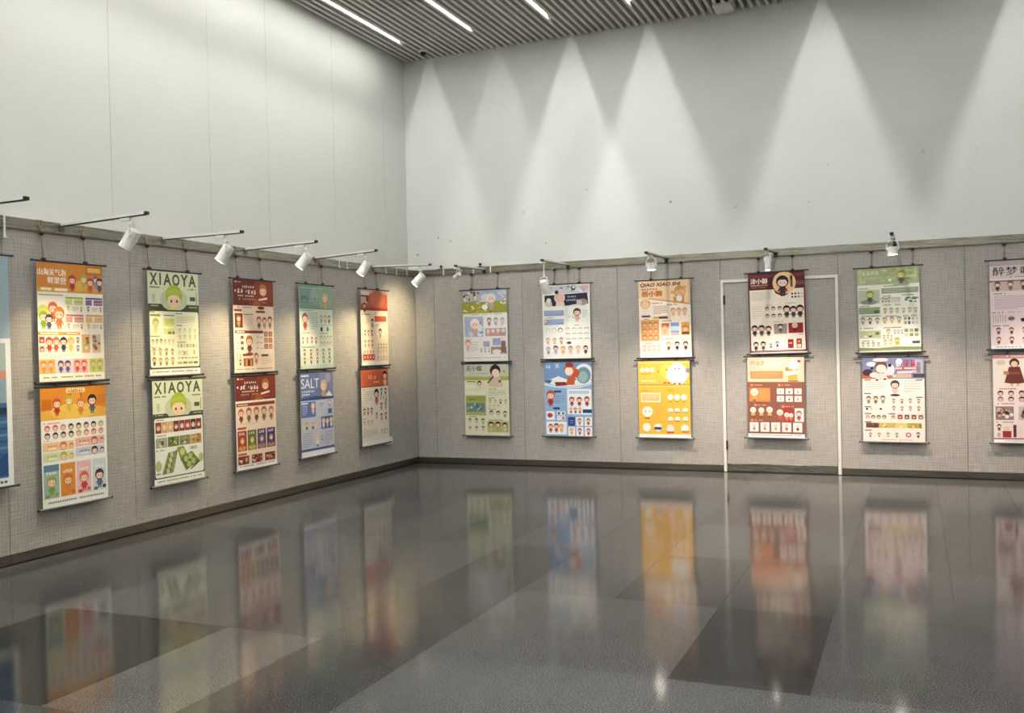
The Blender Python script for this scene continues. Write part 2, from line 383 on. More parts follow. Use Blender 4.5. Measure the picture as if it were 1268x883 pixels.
# ------------------------------------------------------------------ track spotlights on arms
def bm_bar(bm, a, b, wd, ht, z0=0.0):
    a, b = Vector(a), Vector(b); d = (b-a).normalized(); s = d.cross(Vector((0, 0, 1))).normalized()
    vs = []
    for p in (a, b):
        for (i, j) in ((-1, 0), (1, 0), (1, 1), (-1, 1)): vs.append(bm.verts.new(p + s*(i*wd/2) + Vector((0, 0, z0+j*ht))))
    for f in ((0,1,2,3),(7,6,5,4),(0,4,5,1),(1,5,6,2),(2,6,7,3),(3,7,4,0)): bm.faces.new([vs[i] for i in f])
def wall_frame(wall): return 0.0 if wall == 'B' else PI/2
def place(wall, s, z, off=0.0):
    return (s, -off, z) if wall == 'B' else (off, s, z)
def spotlight(wall, s, zb, tip_s, tip_z, L, head_d, drop, aim, watts, warm, label, cone=66, rf=1.0, lf=1.0, dim=False, off=None):
    t = thing('track_spotlight', label, 'spotlight', place(wall, s, zb), wall_frame(wall), 'spotlights on arms along the partition rail')
    A = Vector((0, 0.0, 0.0)); B = Vector((tip_s-s, -L, tip_z-zb))
    bm = bmesh.new(); bm_bar(bm, A, B, 0.034, 0.018); obj('track_arm', bm, M['white'], t)
    bm = bmesh.new(); bm_bar(bm, A.lerp(B, 0.02), A.lerp(B, 0.985), 0.024, 0.006, -0.006); obj('track_slot', bm, M['black'], t)
    bm = bmesh.new(); bm_bar(bm, A.lerp(B, 0.985), A.lerp(B, 1.006), 0.035, 0.022, -0.004); obj('end_cap', bm, M['black'], t)
    bm = bmesh.new(); bm_box(bm, -0.02, 0.02, -0.022, 0.0, -0.045, 0.012); bm_box(bm, -0.012, 0.012, -0.05, -0.02, -0.008, 0.004); obj('rail_bracket', bm, M['black'] if wall == 'B' else M['steel_dk'], t)
    q = A.lerp(B, head_d/L)
    bm = bmesh.new()
    d = (B-A).normalized()
    bm_bar(bm, q - d*0.012, q + d*0.09 if wall == 'B' else q - d*0.10, 0.030, 0.022, -0.030); obj('adapter_box', bm, M['white'], t)
    stem0 = q + Vector((0, 0, -0.030)); piv = q + Vector((0, 0, -drop))
    tgt = Matrix.Rotation(-wall_frame(wall), 4, 'Z') @ (Vector(aim) - Vector(place(wall, s, zb)))
    ax = (tgt - piv).normalized()                    # beam direction
    side = ax.cross(Vector((0, 0, 1)))
    side = side.normalized() if side.length > 0.05 else Vector((1, 0, 0))
    # stem and yoke: a bent U holding the head at both sides
    top = piv + Vector((0, 0, min(0.088, drop-0.03)))
    bm = bmesh.new(); bm_tube(bm, [stem0, top], 0.008, 10); bm_tube(bm, [top+Vector((0,0,0.006)), top-Vector((0,0,0.006))], 0.016, 12); obj('stem', bm, M['white'], t, 0, True)
    bm = bmesh.new()
    pts = [piv - side*0.049*rf, piv - side*0.052*rf + Vector((0,0,(top-piv).z*0.5)), piv - side*0.036*rf + Vector((0,0,(top-piv).z*0.86)), top, piv + side*0.036*rf + Vector((0,0,(top-piv).z*0.86)), piv + side*0.052*rf + Vector((0,0,(top-piv).z*0.5)), piv + side*0.049*rf]
    bm_tube(bm, pts, 0.0065, 8)
    for sg in (-1, 1): bm_tube(bm, [piv + side*0.044*rf*sg, piv + side*0.058*rf*sg], 0.012, 10)
    obj('yoke', bm, M['white'], t, 0, True)
    # head: local -z is the beam
    zz = -ax; xx = side; yy = zz.cross(xx)
    mt = Matrix((xx, yy, zz)).transposed().to_4x4(); mt.translation = piv - ax*0.0
    bm = bmesh.new()
    prof = [(0, 0.050), (0.030, 0.050), (0.030, 0.044), (0.040, 0.044), (0.0445, 0.038), (0.0455, -0.09), (0.0475, -0.098), (0.0475, -0.106), (0.0425, -0.106), (0.040, -0.092), (0, -0.090)]
    bm_lathe(bm, [(r*rf, z*lf) for r, z in prof], 28, mt)
    hd = obj('lamp_head', bm, M['white'], t, 0, True)
    bm = bmesh.new(); bm_lathe(bm, [(0.0405*rf, -0.1035*lf), (0.025*rf, -0.1085*lf), (0, -0.110*lf)], 28, mt); obj('lens' if off is None else 'lens_%s_offscreen' % off, bm, M['lens_w'] if warm or dim else M['lens_n'], hd, 0, True)
    bm = bmesh.new(); v = mt @ Vector((0.03*rf, 0.02*rf, 0.048*lf)); bm_tube(bm, [v, v + Vector((0.02, 0, 0.03)), v*0.5 + top*0.5 + Vector((0.035, 0, 0.01)), top], 0.003, 6); obj('cable', bm, M['white2'], t)
    nm = 'spot_light' if off is None else 'spot_light_%s_offscreen' % off
    ld = bpy.data.lights.new(nm, 'SPOT'); ld.energy = watts; ld.spot_size = math.radians(cone); ld.spot_blend = 1.0; ld.shadow_soft_size = 0.03
    ld.color = (1.0, 0.80, 0.46) if warm else (1.0, 0.81, 0.68)
    lo = bpy.data.objects.new(nm, ld); COL.objects.link(lo); lo.parent = t
    ml = mt.copy(); ml.translation = piv + ax*(0.112*lf + 0.012); lo.matrix_local = ml
    return t
LA = 'white track spotlight on an arm '
spotlight('L', -6.42, 2.43, -6.413, 2.438, 0.82, 0.42, 0.14, (0, -6.9, 1.2), SPOT_L, True, LA+'beside the large blue poster', rf=1.08, off='blue_poster')
spotlight('L', -5.44, 2.435, -5.413, 2.468, 0.82, 0.68, 0.14, (0, -5.72, 1.10), SPOT_L*0.75, True, LA+'beside the orange character poster pair', rf=1.08)
spotlight('L', -4.40, 2.435, -4.369, 2.441, 0.82, 0.66, 0.14, (0, -4.80, 1.05), SPOT_L*0.55, True, LA+'beside the pale green poster pair', rf=1.08)
spotlight('L', -3.33, 2.435, -3.324, 2.459, 0.82, 0.70, 0.14, (0, -3.90, 1.15), SPOT_L*1.3, True, LA+'beside the brown poster pair', rf=1.05)
spotlight('L', -2.18, 2.44, -2.273, 2.466, 0.82, 0.68, 0.14, (0, -2.82, 1.05), SPOT_L*0.9, True, LA+'beside the teal and blue poster pair', rf=1.05)
spotlight('L', -1.03, 2.43, -1.102, 2.404, 0.82, 0.68, 0.14, (0, -1.70, 1.30), SPOT_L*1.1, True, LA+'beside the partition corner', rf=1.05)
spotlight('B', 0.99, 2.415, 1.012, 2.397, 0.85, 0.78, 0.095, (0, -0.5, 1.75), SPOT_L*1.1, True, LA+'over the meadow poster and its pair', rf=0.62, lf=0.6)
spotlight('B', 2.09, 2.41, 2.082, 2.401, 0.85, 0.80, 0.262, (2.15, 0.0, 0.95), SPOT_B*0.11, False, LA+'on a long stem over the navy poster', 80, 0.92, dim=True)
spotlight('B', 3.28, 2.42, 3.267, 2.414, 0.85, 0.66, 0.115, (3.36, -0.62, 0.0), SPOT_B, False, LA+'over the peach and yellow poster pair', 102, 1.05, 0.5)
spotlight('B', 4.49, 2.415, 4.503, 2.376, 0.85, 0.72, 0.11, (4.53, -0.66, 0.0), SPOT_B*1.1, False, LA+'over the fabric door', 102, 0.62, 0.9)
spotlight('B', 5.70, 2.425, 5.685, 2.45, 0.85, 0.72, 0.13, (5.7, -0.66, 0.0), SPOT_B, False, LA+'over the light green poster and its pair', 102, 1.05, 0.5)
spotlight('B', 6.92, 2.425, 6.92, 2.43, 0.85, 0.72, 0.11, (7.0, -0.62, 0.0), SPOT_B*0.6, False, LA+'over the pink poster pair', 102, off='pink_posters')

# small things on the rail
def strap(wall, s, z1=2.462, z0=2.372, group='white plastic hooks over the rail', label='white plastic strap hook over the partition rail'):
    bm = bmesh.new()
    bm_box(bm, -0.0085, 0.0085, -0.021, -0.0185, 0, z1-z0); bm_box(bm, -0.0085, 0.0085, -0.021, 0.01, z1-z0, z1-z0+0.003); bm_box(bm, -0.0085, 0.0085, -0.034, -0.0185, 0, 0.003); bm_box(bm, -0.0085, 0.0085, -0.034, -0.0315, 0, 0.012)
    o = obj('strap_hook', bm, M['white2']); o.location = place(wall, s, z0); o.rotation_euler = (0, 0, wall_frame(wall)); tag(o, label, 'hook', group)
for s, lab in ((-1.744, 'white strap hook over the rail just past the cords of the teal poster'), (-1.583, 'white strap hook over the rail, halfway between teal and rust red posters'),
               (-0.738, 'white strap hook over the rail, third from the partition corner'), (-0.488, 'white strap hook over the rail, second from the partition corner'), (-0.227, 'white strap hook over the panelled wall rail closest to the partition corner')):
    strap('L', s, label=lab)
strap('L', -5.93, 2.462, 2.30, None, 'long white plastic strap hook over the rail beside the large blue poster')
for s, lab in ((0.43, 'white strap hook over the rail beside the lone black clamp knob'), (0.847, 'white strap hook over the rail beside the first cord of the meadow poster'), (1.078, 'white strap hook over the rail between the two cords of the meadow poster')): strap('B', s, label=lab)
for s, lab in ((0.386, 'black clamp knob on the rail between the corner and the meadow poster'), (0.93, 'black clamp knob on the rail above the meadow poster')):
    t = thing('clamp_knob', lab, 'clamp', place('B', s, RAIL1+0.004), 0)
    bm = bmesh.new(); bm_lathe(bm, [(0, 0), (0.006, 0), (0.006, 0.02), (0.017, 0.022), (0.017, 0.04), (0.012, 0.046), (0, 0.046)], 14); obj('knob', bm, M['black'], t, 0, True)
    box('clamp_plate', (-0.022, 0.022, -0.022, 0.02, -0.004, 0.004), M['black'], t)
t = thing('wall_socket', 'small white socket box on the partition by the lowest red poster', 'socket', place('L', -0.745, 0.31), PI/2)
box('socket_body', (-0.05, 0.05, -0.032, 0.0, 0, 0.10), M['white2'], t, 0.004)
box('socket_face', (-0.042, 0.042, -0.035, -0.031, 0.008, 0.092), M['white'], t, 0.001)

# ------------------------------------------------------------------ printed artwork
PWD, PHT = 0.60, 0.878
_text_cache = {}
def text_tris(s, bold=0.0):
    key = (s, bold)
    if key in _text_cache: return _text_cache[key]
    cu = bpy.data.curves.new('t', 'FONT'); cu.body = s; cu.size = 1.0; cu.offset = bold; cu.resolution_u = 3
    o = bpy.data.objects.new('t', cu); COL.objects.link(o)
    dg = bpy.context.evaluated_depsgraph_get(); ev = o.evaluated_get(dg); me = ev.to_mesh()
    vs = [(v.co.x, v.co.y) for v in me.vertices]; fs = [tuple(p.vertices) for p in me.polygons]
    ev.to_mesh_clear(); bpy.data.objects.remove(o); bpy.data.curves.remove(cu)
    _text_cache[key] = (vs, fs)
    return vs, fs

class Art:
    """flat print, u to the right, v downwards, both 0..1 over the sheet"""
    def __init__(s, seed=1, w=PWD, h=PHT):
        s.v, s.f, s.c, s.boxes = [], [], [], []
        s.w, s.h = w, h; s.k = w/h; s.r = random.Random(seed)
    def _add(s, pts, faces, col):
        us = [p[0] for p in pts]; vs = [p[1] for p in pts]
        b = (min(us), min(vs), max(us), max(vs)); lay = 0
        for (q, l) in s.boxes:
            if l >= lay and q[0] < b[2] and q[2] > b[0] and q[1] < b[3] and q[3] > b[1]: lay = l + 1
        s.boxes.append((b, lay)); n = len(s.v); d = -0.0012 - 0.00012*lay
        c = lin(col) if isinstance(col, str) else col
        for (u, v) in pts:
            s.v.append(((min(1, max(0, u))-0.5)*s.w, d, (1-min(1, max(0, v)))*s.h)); s.c.append(c)
        for f in faces: s.f.append(tuple(n+i for i in f))
    def poly(s, pts, col): s._add(pts, [tuple(range(len(pts)))[::-1]], col)
    def rect(s, u0, v0, u1, v1, col): s.poly([(u0, v0), (u1, v0), (u1, v1), (u0, v1)], col)
    def ell(s, u, v, r, col, sq=1.0, a0=0, a1=360, n=16):
        pts = [(u+r*math.cos(math.radians(a0+(a1-a0)*i/n)), v-r*sq*s.k*math.sin(math.radians(a0+(a1-a0)*i/n))) for i in range(n if a1-a0 >= 360 else n+1)]
        s.poly(pts[::-1], col)
    def rrect(s, u0, v0, u1, v1, col, r=0.02):
        rv = r*s.k; pts = []
        for (cu, cv, a) in ((u1-r, v0+rv, 90), (u0+r, v0+rv, 180), (u0+r, v1-rv, 270), (u1-r, v1-rv, 360)):
            for i in range(4):
                t = math.radians(a - 90 + 30*i); pts.append((cu+r*math.cos(t), cv-rv*math.sin(t)))
        s.poly(pts[::-1], col)
    def text(s, txt, u0, v0, u1, v1, col, bold=0.0, shear=0.0):
        vs, fs = text_tris(txt, bold)
        if not vs: return
        xs = [p[0]+shear*p[1] for p in vs]; ys = [p[1] for p in vs]
        ax, bx, ay, by = min(xs), max(xs), min(ys), max(ys)
        s._add([(u0+(x-ax)/(bx-ax)*(u1-u0), v1-(y-ay)/(by-ay)*(v1-v0)) for x, y in zip(xs, ys)], fs, col)
    def lines(s, u0, v0, u1, v1, n, col='8a837c', th=0.28):
        st = (v1-v0)/n
        for i in range(n):
            e = u1 if i < n-1 else u0+(u1-u0)*0.6
            s.rect(u0, v0+st*i, e - s.r.random()*0.08*(u1-u0), v0+st*(i+th), col)
    def words(s, u0, v0, u1, v1, col, n=12):
        st = (u1-u0)/n
        for i in range(n):
            if s.r.random() < 0.12: continue
            s.rect(u0+st*i, v0, u0+st*(i+0.72), v1, col)
    def han(s, txt, u0, v0, u1, v1, col, d=0.004):
        """bold characters: the same glyphs printed with a slight shift"""
        for e in (0, 1): s.text(txt, u0+e*d, v0, u1-d+e*d, v1, col)
    def glyphs(s, u0, v0, u1, v1, n, col):
        """an illegible headline: clusters of strokes"""
        st = (u1-u0)/n; h = v1-v0
        for i in range(n):
            a = u0+st*i; b = a+st*0.84
            rr = s.r.random
            for j in s.r.sample((0.05, 0.27, 0.48, 0.70, 0.86), 3):
                q = v0+h*j; s.rect(a+st*0.3*rr(), q, b-st*0.3*rr(), q+h*0.12, col)
            for j in s.r.sample((0.06, 0.26, 0.44, 0.66), 2): s.rect(a+st*j, v0+h*0.3*rr(), a+st*(j+0.13), v1-h*0.25*rr(), col)
            p = a+st*(0.3+0.3*rr()); s.poly([(p, v0+h*0.4), (p+st*0.12, v0+h*0.4), (p-st*0.18, v1), (p-st*0.32, v1)], col)
    def fig(s, u, v1, h, hair, body, skin='f2cdb4', legs=None):
        """small anonymous figure standing with its feet at v1, h high in v"""
        hu = h/s.k; r = hu*0.27; cv = v1-h*0.705
        lg = legs or body
        s.rect(u-hu*0.10, v1-h*0.16, u-hu*0.02, v1, lg); s.rect(u+hu*0.02, v1-h*0.16, u+hu*0.10, v1, lg)
        s.poly([(u-hu*0.09, v1-h*0.5), (u-hu*0.24, v1-h*0.24), (u-hu*0.20, v1-h*0.20), (u-hu*0.06, v1-h*0.38)], body)
        s.poly([(u+hu*0.09, v1-h*0.5), (u+hu*0.06, v1-h*0.38), (u+hu*0.20, v1-h*0.20), (u+hu*0.24, v1-h*0.24)], body)
        s.poly([(u-hu*0.10, v1-h*0.52), (u+hu*0.10, v1-h*0.52), (u+hu*0.15, v1-h*0.13), (u-hu*0.15, v1-h*0.13)], body)
        s.face(u, cv, r, hair, skin)
    def face(s, u, v, r, hair, skin='f2cdb4'):
        s.ell(u, v, r*1.08, hair, 1.0, n=12); s.ell(u, v+r*s.k*0.24, r*0.80, skin, 0.82, n=12)
        s.ell(u, v-r*s.k*0.28, r*0.88, hair, 0.62, 0, 180, 8)
        if r > 0.026:
            for e in (-0.34, 0.34): s.ell(u+e*r, v+r*s.k*0.26, r*0.11, '3a2a26', 1.2, n=6)
    def row(s, u0, u1, v1, h, n, hair, body, skin='f2cdb4', legs=None):
        for i in range(n):
            u = u0 + (u1-u0)*(i+0.5)/n
            hh = hair[i % len(hair)] if isinstance(hair, (list, tuple)) else hair
            bb = body[i % len(body)] if isinstance(body, (list, tuple)) else body
            s.fig(u, v1, h*(0.92+0.12*s.r.random()), hh, bb, skin, legs)
    def faces(s, u0, u1, v0, v1, nx, ny, hair, skin='f2cdb4', k=0.40):
        du, dv = (u1-u0)/nx, (v1-v0)/ny; r = min(du, dv/s.k)*k
        for j in range(ny):
            for i in range(nx):
                hh = hair[(i+j*3) % len(hair)] if isinstance(hair, (list, tuple)) else hair
                s.face(u0+du*(i+0.5), v0+dv*(j+0.5), r, hh, skin)
    def pic(s, u0, v0, u1, v1, base, blobs, n=9):
        """a small photograph or render: patches of colour inside a frame"""
        s.rect(u0, v0, u1, v1, base)
        du, dv = u1-u0, v1-v0
        for i in range(n):
            r = min(du, dv/s.k)*(0.08+0.16*s.r.random())
            u = u0+r+s.r.random()*(du-2*r); sq = 0.5+0.5*s.r.random(); v = v0+r*s.k+s.r.random()*(dv-2*r*s.k)
            s.ell(u, v, r, blobs[i % len(blobs)], sq, n=9)
    def footer(s, col='6d675f'): s.words(0.06, 0.962, 0.94, 0.972, col, 30)
    def build(s, parent):
        me = bpy.data.meshes.new('printed_artwork'); me.from_pydata(s.v, [], s.f); me.update()
        at = me.color_attributes.new('ink', 'FLOAT_COLOR', 'POINT')
        at.data.foreach_set('color', [x for c in s.c for x in c])
        me.materials.append(M['ink'])
        return link('printed_artwork', me, parent)
    def tiles(s, u0, v0, u1, v1, nx, ny, gap, cols, figs=0, hair='5a3a2a', body='7a4a3a'):
        du, dv = (u1-u0)/nx, (v1-v0)/ny
        for j in range(ny):
            for i in range(nx):
                a, b = u0+du*i, v0+dv*j; c = cols[(i+j*nx) % len(cols)]
                s.rect(a, b, a+du-gap, b+dv-gap*s.k, c)
                for q in range(figs):
                    s.fig(a+(du-gap)*(q+0.5)/figs, b+dv-gap*s.k*1.6, (dv-gap*s.k)*0.78, hair[(i+q) % len(hair)] if isinstance(hair, (list, tuple)) else hair, body[(i+q) % len(body)] if isinstance(body, (list, tuple)) else body)

ARTS = {}
def art(f): ARTS[f.__name__] = f; return f

@art
def L0(a):
    a.rect(0,0,1,1,'eef1f0'); a.rect(0,0,1,0.36,'9fb4bd'); a.rect(0.05,0.38,0.955,0.965,'3f6d96'); a.rect(0.05,0.38,0.955,0.50,'a9b9bb')
    a.rect(0.05,0.50,0.955,0.535,'c98f76'); a.rect(0.05,0.535,0.955,0.64,'8fa6b4'); a.rect(0.05,0.66,0.955,0.70,'25384a')
    for i in range(9): a.poly([(0.05,0.70+i*0.028),(0.955,0.69+i*0.028),(0.955,0.70+i*0.028),(0.05,0.715+i*0.028)], '5f8fb5' if i % 2 else '2f5680')
    a.poly([(0.80,0.90),(0.95,0.86),(0.95,0.955),(0.86,0.955)],'2a4f86'); a.words(0.06,0.978,0.95,0.988,'55606a',26)

@art
def L1u(a):
    a.rect(0,0,1,1,'fbf2de'); a.rect(0,0,1,0.25,'d58a3c'); a.rect(0,0.21,1,0.25,'e0a040')
    a.ell(0.62,0.19,0.14,'e6b058',0.5); a.ell(0.88,0.20,0.12,'dfa34a',0.5); a.rect(0.74,0.01,1,0.09,'b8743a'); a.rrect(0.76,0.025,0.97,0.065,'e8c46a',0.015)
    a.han('山海关气泡',0.01,0.055,0.43,0.112,'fff6e6',0.006); a.han('鲜果营',0.15,0.122,0.43,0.182,'fff6e6',0.006)
    a.rrect(0.05,0.215,0.21,0.238,'fdf0da',0.015); a.rrect(0.25,0.215,0.45,0.24,'fdf0da',0.015)
    a.fig(0.52,0.235,0.14,'b0433a','b23a34'); a.fig(0.70,0.215,0.13,'a8b04a','c2b84e'); a.fig(0.80,0.24,0.13,'b5522f','c4603a'); a.fig(0.89,0.20,0.11,'7a6a80','8a88b0'); a.fig(0.95,0.235,0.13,'4a3a44','505a70')
    a.rect(0.02,0.27,0.38,0.28,'b8a890'); a.ell(0.08,0.42,0.09,'c9cf6a')
    a.fig(0.08,0.56,0.15,'9aa83a','7da040'); a.fig(0.22,0.50,0.17,'d06a4a','cf5a42'); a.fig(0.31,0.56,0.19,'d98040','d8703a'); a.fig(0.16,0.565,0.13,'4a3f58','55557a')
    for (u,v,c,d) in ((0.41,0.285,'9fb04a','d8d98a'),(0.72,0.285,'5a4468','8a6aa0'),(0.41,0.435,'c4756a','e0a090'),(0.72,0.435,'d8a050','e8bd80')):
        a.rect(u,v,u+0.27,v+0.015,c); a.rect(u,v+0.02,u+0.10,v+0.068,d); a.rect(u+0.13,v+0.02,u+0.27,v+0.068,d); a.faces(u+0.14,u+0.26,v+0.025,v+0.065,3,1,c)
        a.fig(u+0.04,v+0.125,0.05,c,d); a.lines(u+0.10,v+0.085,u+0.20,v+0.125,4); a.fig(u+0.24,v+0.125,0.045,c,'8a6a4a')
    a.rrect(0.0,0.585,0.62,0.612,'e09a4c',0.01); a.words(0.03,0.593,0.3,0.604,'fff0d8',10); a.words(0.42,0.593,0.6,0.602,'fff0d8',8)
    for v in (0.625,0.70): a.rect(0.01,v,0.09,v+0.055,'cf5f4e' if v<0.65 else 'c8b0a0'); a.faces(0.01,0.09,v+0.005,v+0.05,1,1,'7a3a30')
    for u,c,d in ((0.155,'cf4a40','c04038'),(0.255,'d8684a','cc5a48'),(0.365,'3a3040','3c4258'),(0.475,'d8b848','e0c860')): a.fig(u,0.755,0.13,c,d)
    for v in (0.625,0.695): a.rect(0.55,v,0.615,v+0.06,'e8e4da'); a.fig(0.582,v+0.058,0.055,'56608a','6a7290')
    a.pic(0.645,0.605,0.775,0.765,'d9b27a',['8fb0b8','d68a4a','f0d890','a06a3a']); a.pic(0.81,0.605,0.945,0.765,'dcc6a4',['5a8aa8','d0703a','f0e0c0','b05a3a'])
    a.lines(0,0.78,0.55,0.80,2,'c8a890')
    for i,(c,h,b) in enumerate((('f0b878','d8863a','e09a4a'),('ddcbe4','4a4058','5a5a7a'),('f0b0a8','c85a50','c44a4a'),('cfd480','a8b040','b8c050'))):
        u = 0.0+0.25*i; a.rect(u,0.815,u+0.24,0.935,c); a.fig(u+0.065,0.93,0.105,h,b); a.fig(u+0.17,0.93,0.105,h,b)
    a.footer()

@art
def L1l(a):
    a.rect(0,0,1,1,'f3f1ea'); a.rect(0,0,1,0.275,'e08c2c'); a.poly([(0,0.2),(0.3,0.16),(0.7,0.16),(1,0.2),(1,0.275),(0,0.275)],'eab24c'); a.ell(0.5,0.21,0.36,'f0c45c',0.28)
    a.rrect(0.38,0.015,0.67,0.055,'f6dca0',0.015); a.glyphs(0.41,0.02,0.64,0.05,7,'8a5220'); a.rect(0.42,0.06,0.62,0.15,'c07028'); a.ell(0.52,0.1,0.08,'e6a040')
    a.rect(0.02,0.1,0.16,0.19,'cf7222'); a.rect(0.86,0.08,1,0.17,'d87e28')
    a.fig(0.24,0.24,0.15,'c85a40','b83a30'); a.fig(0.42,0.215,0.14,'bcb43a','d0b83c'); a.fig(0.60,0.25,0.15,'d87a38','d8843c'); a.fig(0.78,0.245,0.17,'2c2630','5a6684')
    a.words(0.04,0.295,0.28,0.305,'d87058',9)
    a.faces(0.03,0.97,0.31,0.435,8,2,['d06a58','c8725a','d88a78','4a3a48','3c3440','54343c','2e2c3c','a8b04a'],'f0cdb4',0.42)
    a.words(0.04,0.44,0.12,0.448,'d87058',4)
    for (u,v,c,h) in ((0.02,0.46,'f0cda0','d87a38'),(0.50,0.445,'e8b8a8','c85a50'),(0.02,0.545,'d8dcb0','a8b04a'),(0.50,0.53,'c8ccda','40384c')):
        a.rect(u,v,u+0.46,v+0.075,c); a.glyphs(u+0.06,v+0.02,u+0.22,v+0.04,4,h); a.rect(u+0.08,v+0.048,u+0.2,v+0.056,'fff8ee'); a.face(u+0.30,v+0.037,0.05,h); a.face(u+0.42,v+0.04,0.03,h)
    for (u,c,t,h,b) in ((0.02,'9fb6b0','5f86a0','98a84a','7ea04a'),(0.265,'e0933c','f4d9a8','d0702c','d8863c'),(0.51,'e8bcc0','d86a6a','d06a58','b83c40'),(0.755,'cfd9dc','9fb0bc','3a3844','5c6680')):
        a.rect(u,0.645,u+0.225,0.925,c); a.rect(u,0.645,u+0.225,0.70,t if u<0.1 else c); a.glyphs(u+0.04,0.70,u+0.19,0.728,4,'fff6ea'); a.fig(u+0.112,0.905,0.17,h,b)
        a.ell(u+0.05,0.905,0.035,b,0.6); a.ell(u+0.185,0.895,0.03,h,0.8)
    a.words(0.08,0.955,0.94,0.968,'6d675f',26)

def xiaoya(a, top):
    a.rect(0,0,1,1,'dfe4c4'); a.rect(0,0.315 if top else 0.32,1,0.37,'4a5138')
    for ch, u0, u1 in (('X',0.04,0.185),('I',0.225,0.255),('A',0.30,0.455),('O',0.475,0.62),('Y',0.64,0.79),('A',0.80,0.955)): a.text(ch,u0,0.02,u1,0.135 if top else 0.13,'50583a',0.03 if ch != 'I' else 0.0)
    a.words(0.04,0.15,0.26,0.165,'606848',8); a.words(0.78,0.155,0.96,0.168,'606848',7)
    a.ell(0.5,0.27,0.27,'c9d0ae',0.62); a.ell(0.5,0.235,0.165,'a9bc3c'); a.ell(0.5,0.285,0.135,'f2d3b0',0.72); a.ell(0.5,0.225,0.15,'b4c644',0.62,0,180)
    for u in (0.445,0.555): a.ell(u,0.285,0.018,'4a3226',1.2,n=10)
    a.poly([(0.42,0.345),(0.58,0.345),(0.65,0.415),(0.35,0.415)],'e0dc88')
    a.rrect(0.82,0.235,0.93,0.275,'5a6248',0.006); a.rect(0.08,0.22,0.13,0.30,'c2cab0'); a.rect(0.95,0.19,0.965,0.31,'8a9278')
    a.words(0.05,0.33,0.20,0.338,'dfe4c4',6); a.words(0.8,0.335,0.97,0.343,'dfe4c4',6)

@art
def L2u(a):
    xiaoya(a, True); a.rect(0,0.37,1,1,'454a3a'); a.rrect(0.02,0.385,0.985,0.925,'f1f0cf',0.03); a.rect(0,0.94,1,1,'f2f1e6')
    a.words(0.04,0.39,0.14,0.4,'5c6440',5); a.rrect(0.03,0.415,0.22,0.435,'8a9a4a',0.01); a.rrect(0.28,0.42,0.5,0.428,'5c6440',0.003)
    a.fig(0.13,0.60,0.15,'a9bc3c','d8d488'); a.rect(0.28,0.455,0.50,0.53,'e6e68c'); a.lines(0.29,0.46,0.49,0.525,5,'a8a850'); a.rect(0.28,0.55,0.50,0.605,'dce08c'); a.rect(0.36,0.58,0.43,0.605,'8aa03a'); a.rect(0.45,0.58,0.49,0.605,'a85a40')
    a.words(0.52,0.40,0.66,0.41,'5c6440',5); a.lines(0.53,0.43,0.92,0.50,6,'b0b07c'); a.words(0.54,0.515,0.68,0.525,'5c6440',5)
    a.row(0.54,0.96,0.60,0.055,4,'c2cc6a','dcd890'); a.row(0.54,0.96,0.665,0.055,4,'c2cc6a','dcd890'); a.words(0.03,0.62,0.2,0.63,'5c6440',6)
    a.row(0.03,0.50,0.715,0.065,6,['8a8a4a','7a7a48','6c7044','b8b878','c8c688','d0cc90'],'dcd8a8'); a.words(0.54,0.68,0.72,0.69,'5c6440',6); a.words(0.04,0.73,0.2,0.738,'5c6440',6)
    a.row(0.03,0.50,0.815,0.075,4,['a89a4a','b09040','a08a50','8a6a3a'],['d0b86a','c8b060','8a9a5a','b89a70']); a.row(0.03,0.50,0.91,0.085,4,['a8783a','b8a050','b09a4a','a8aa58'],['6a4a3a','a88a50','9a8a48','b0ac68'])
    a.tiles(0.54,0.70,0.97,0.75,7,1,0.02,['c8c68a','a8a868','d8d4a0','b0b070']); a.pic(0.55,0.765,0.75,0.81,'e2dfb0',['8a9a4a','6a7a3a']); a.fig(0.88,0.81,0.045,'a05a3a','b8a04a')
    a.tiles(0.54,0.83,0.97,0.86,6,1,0.02,['c8c68a','d0907a','b0b070']); a.tiles(0.54,0.875,0.97,0.91,4,1,0.02,['b8b474','8a9a4a','a8a464','787a44']); a.footer()

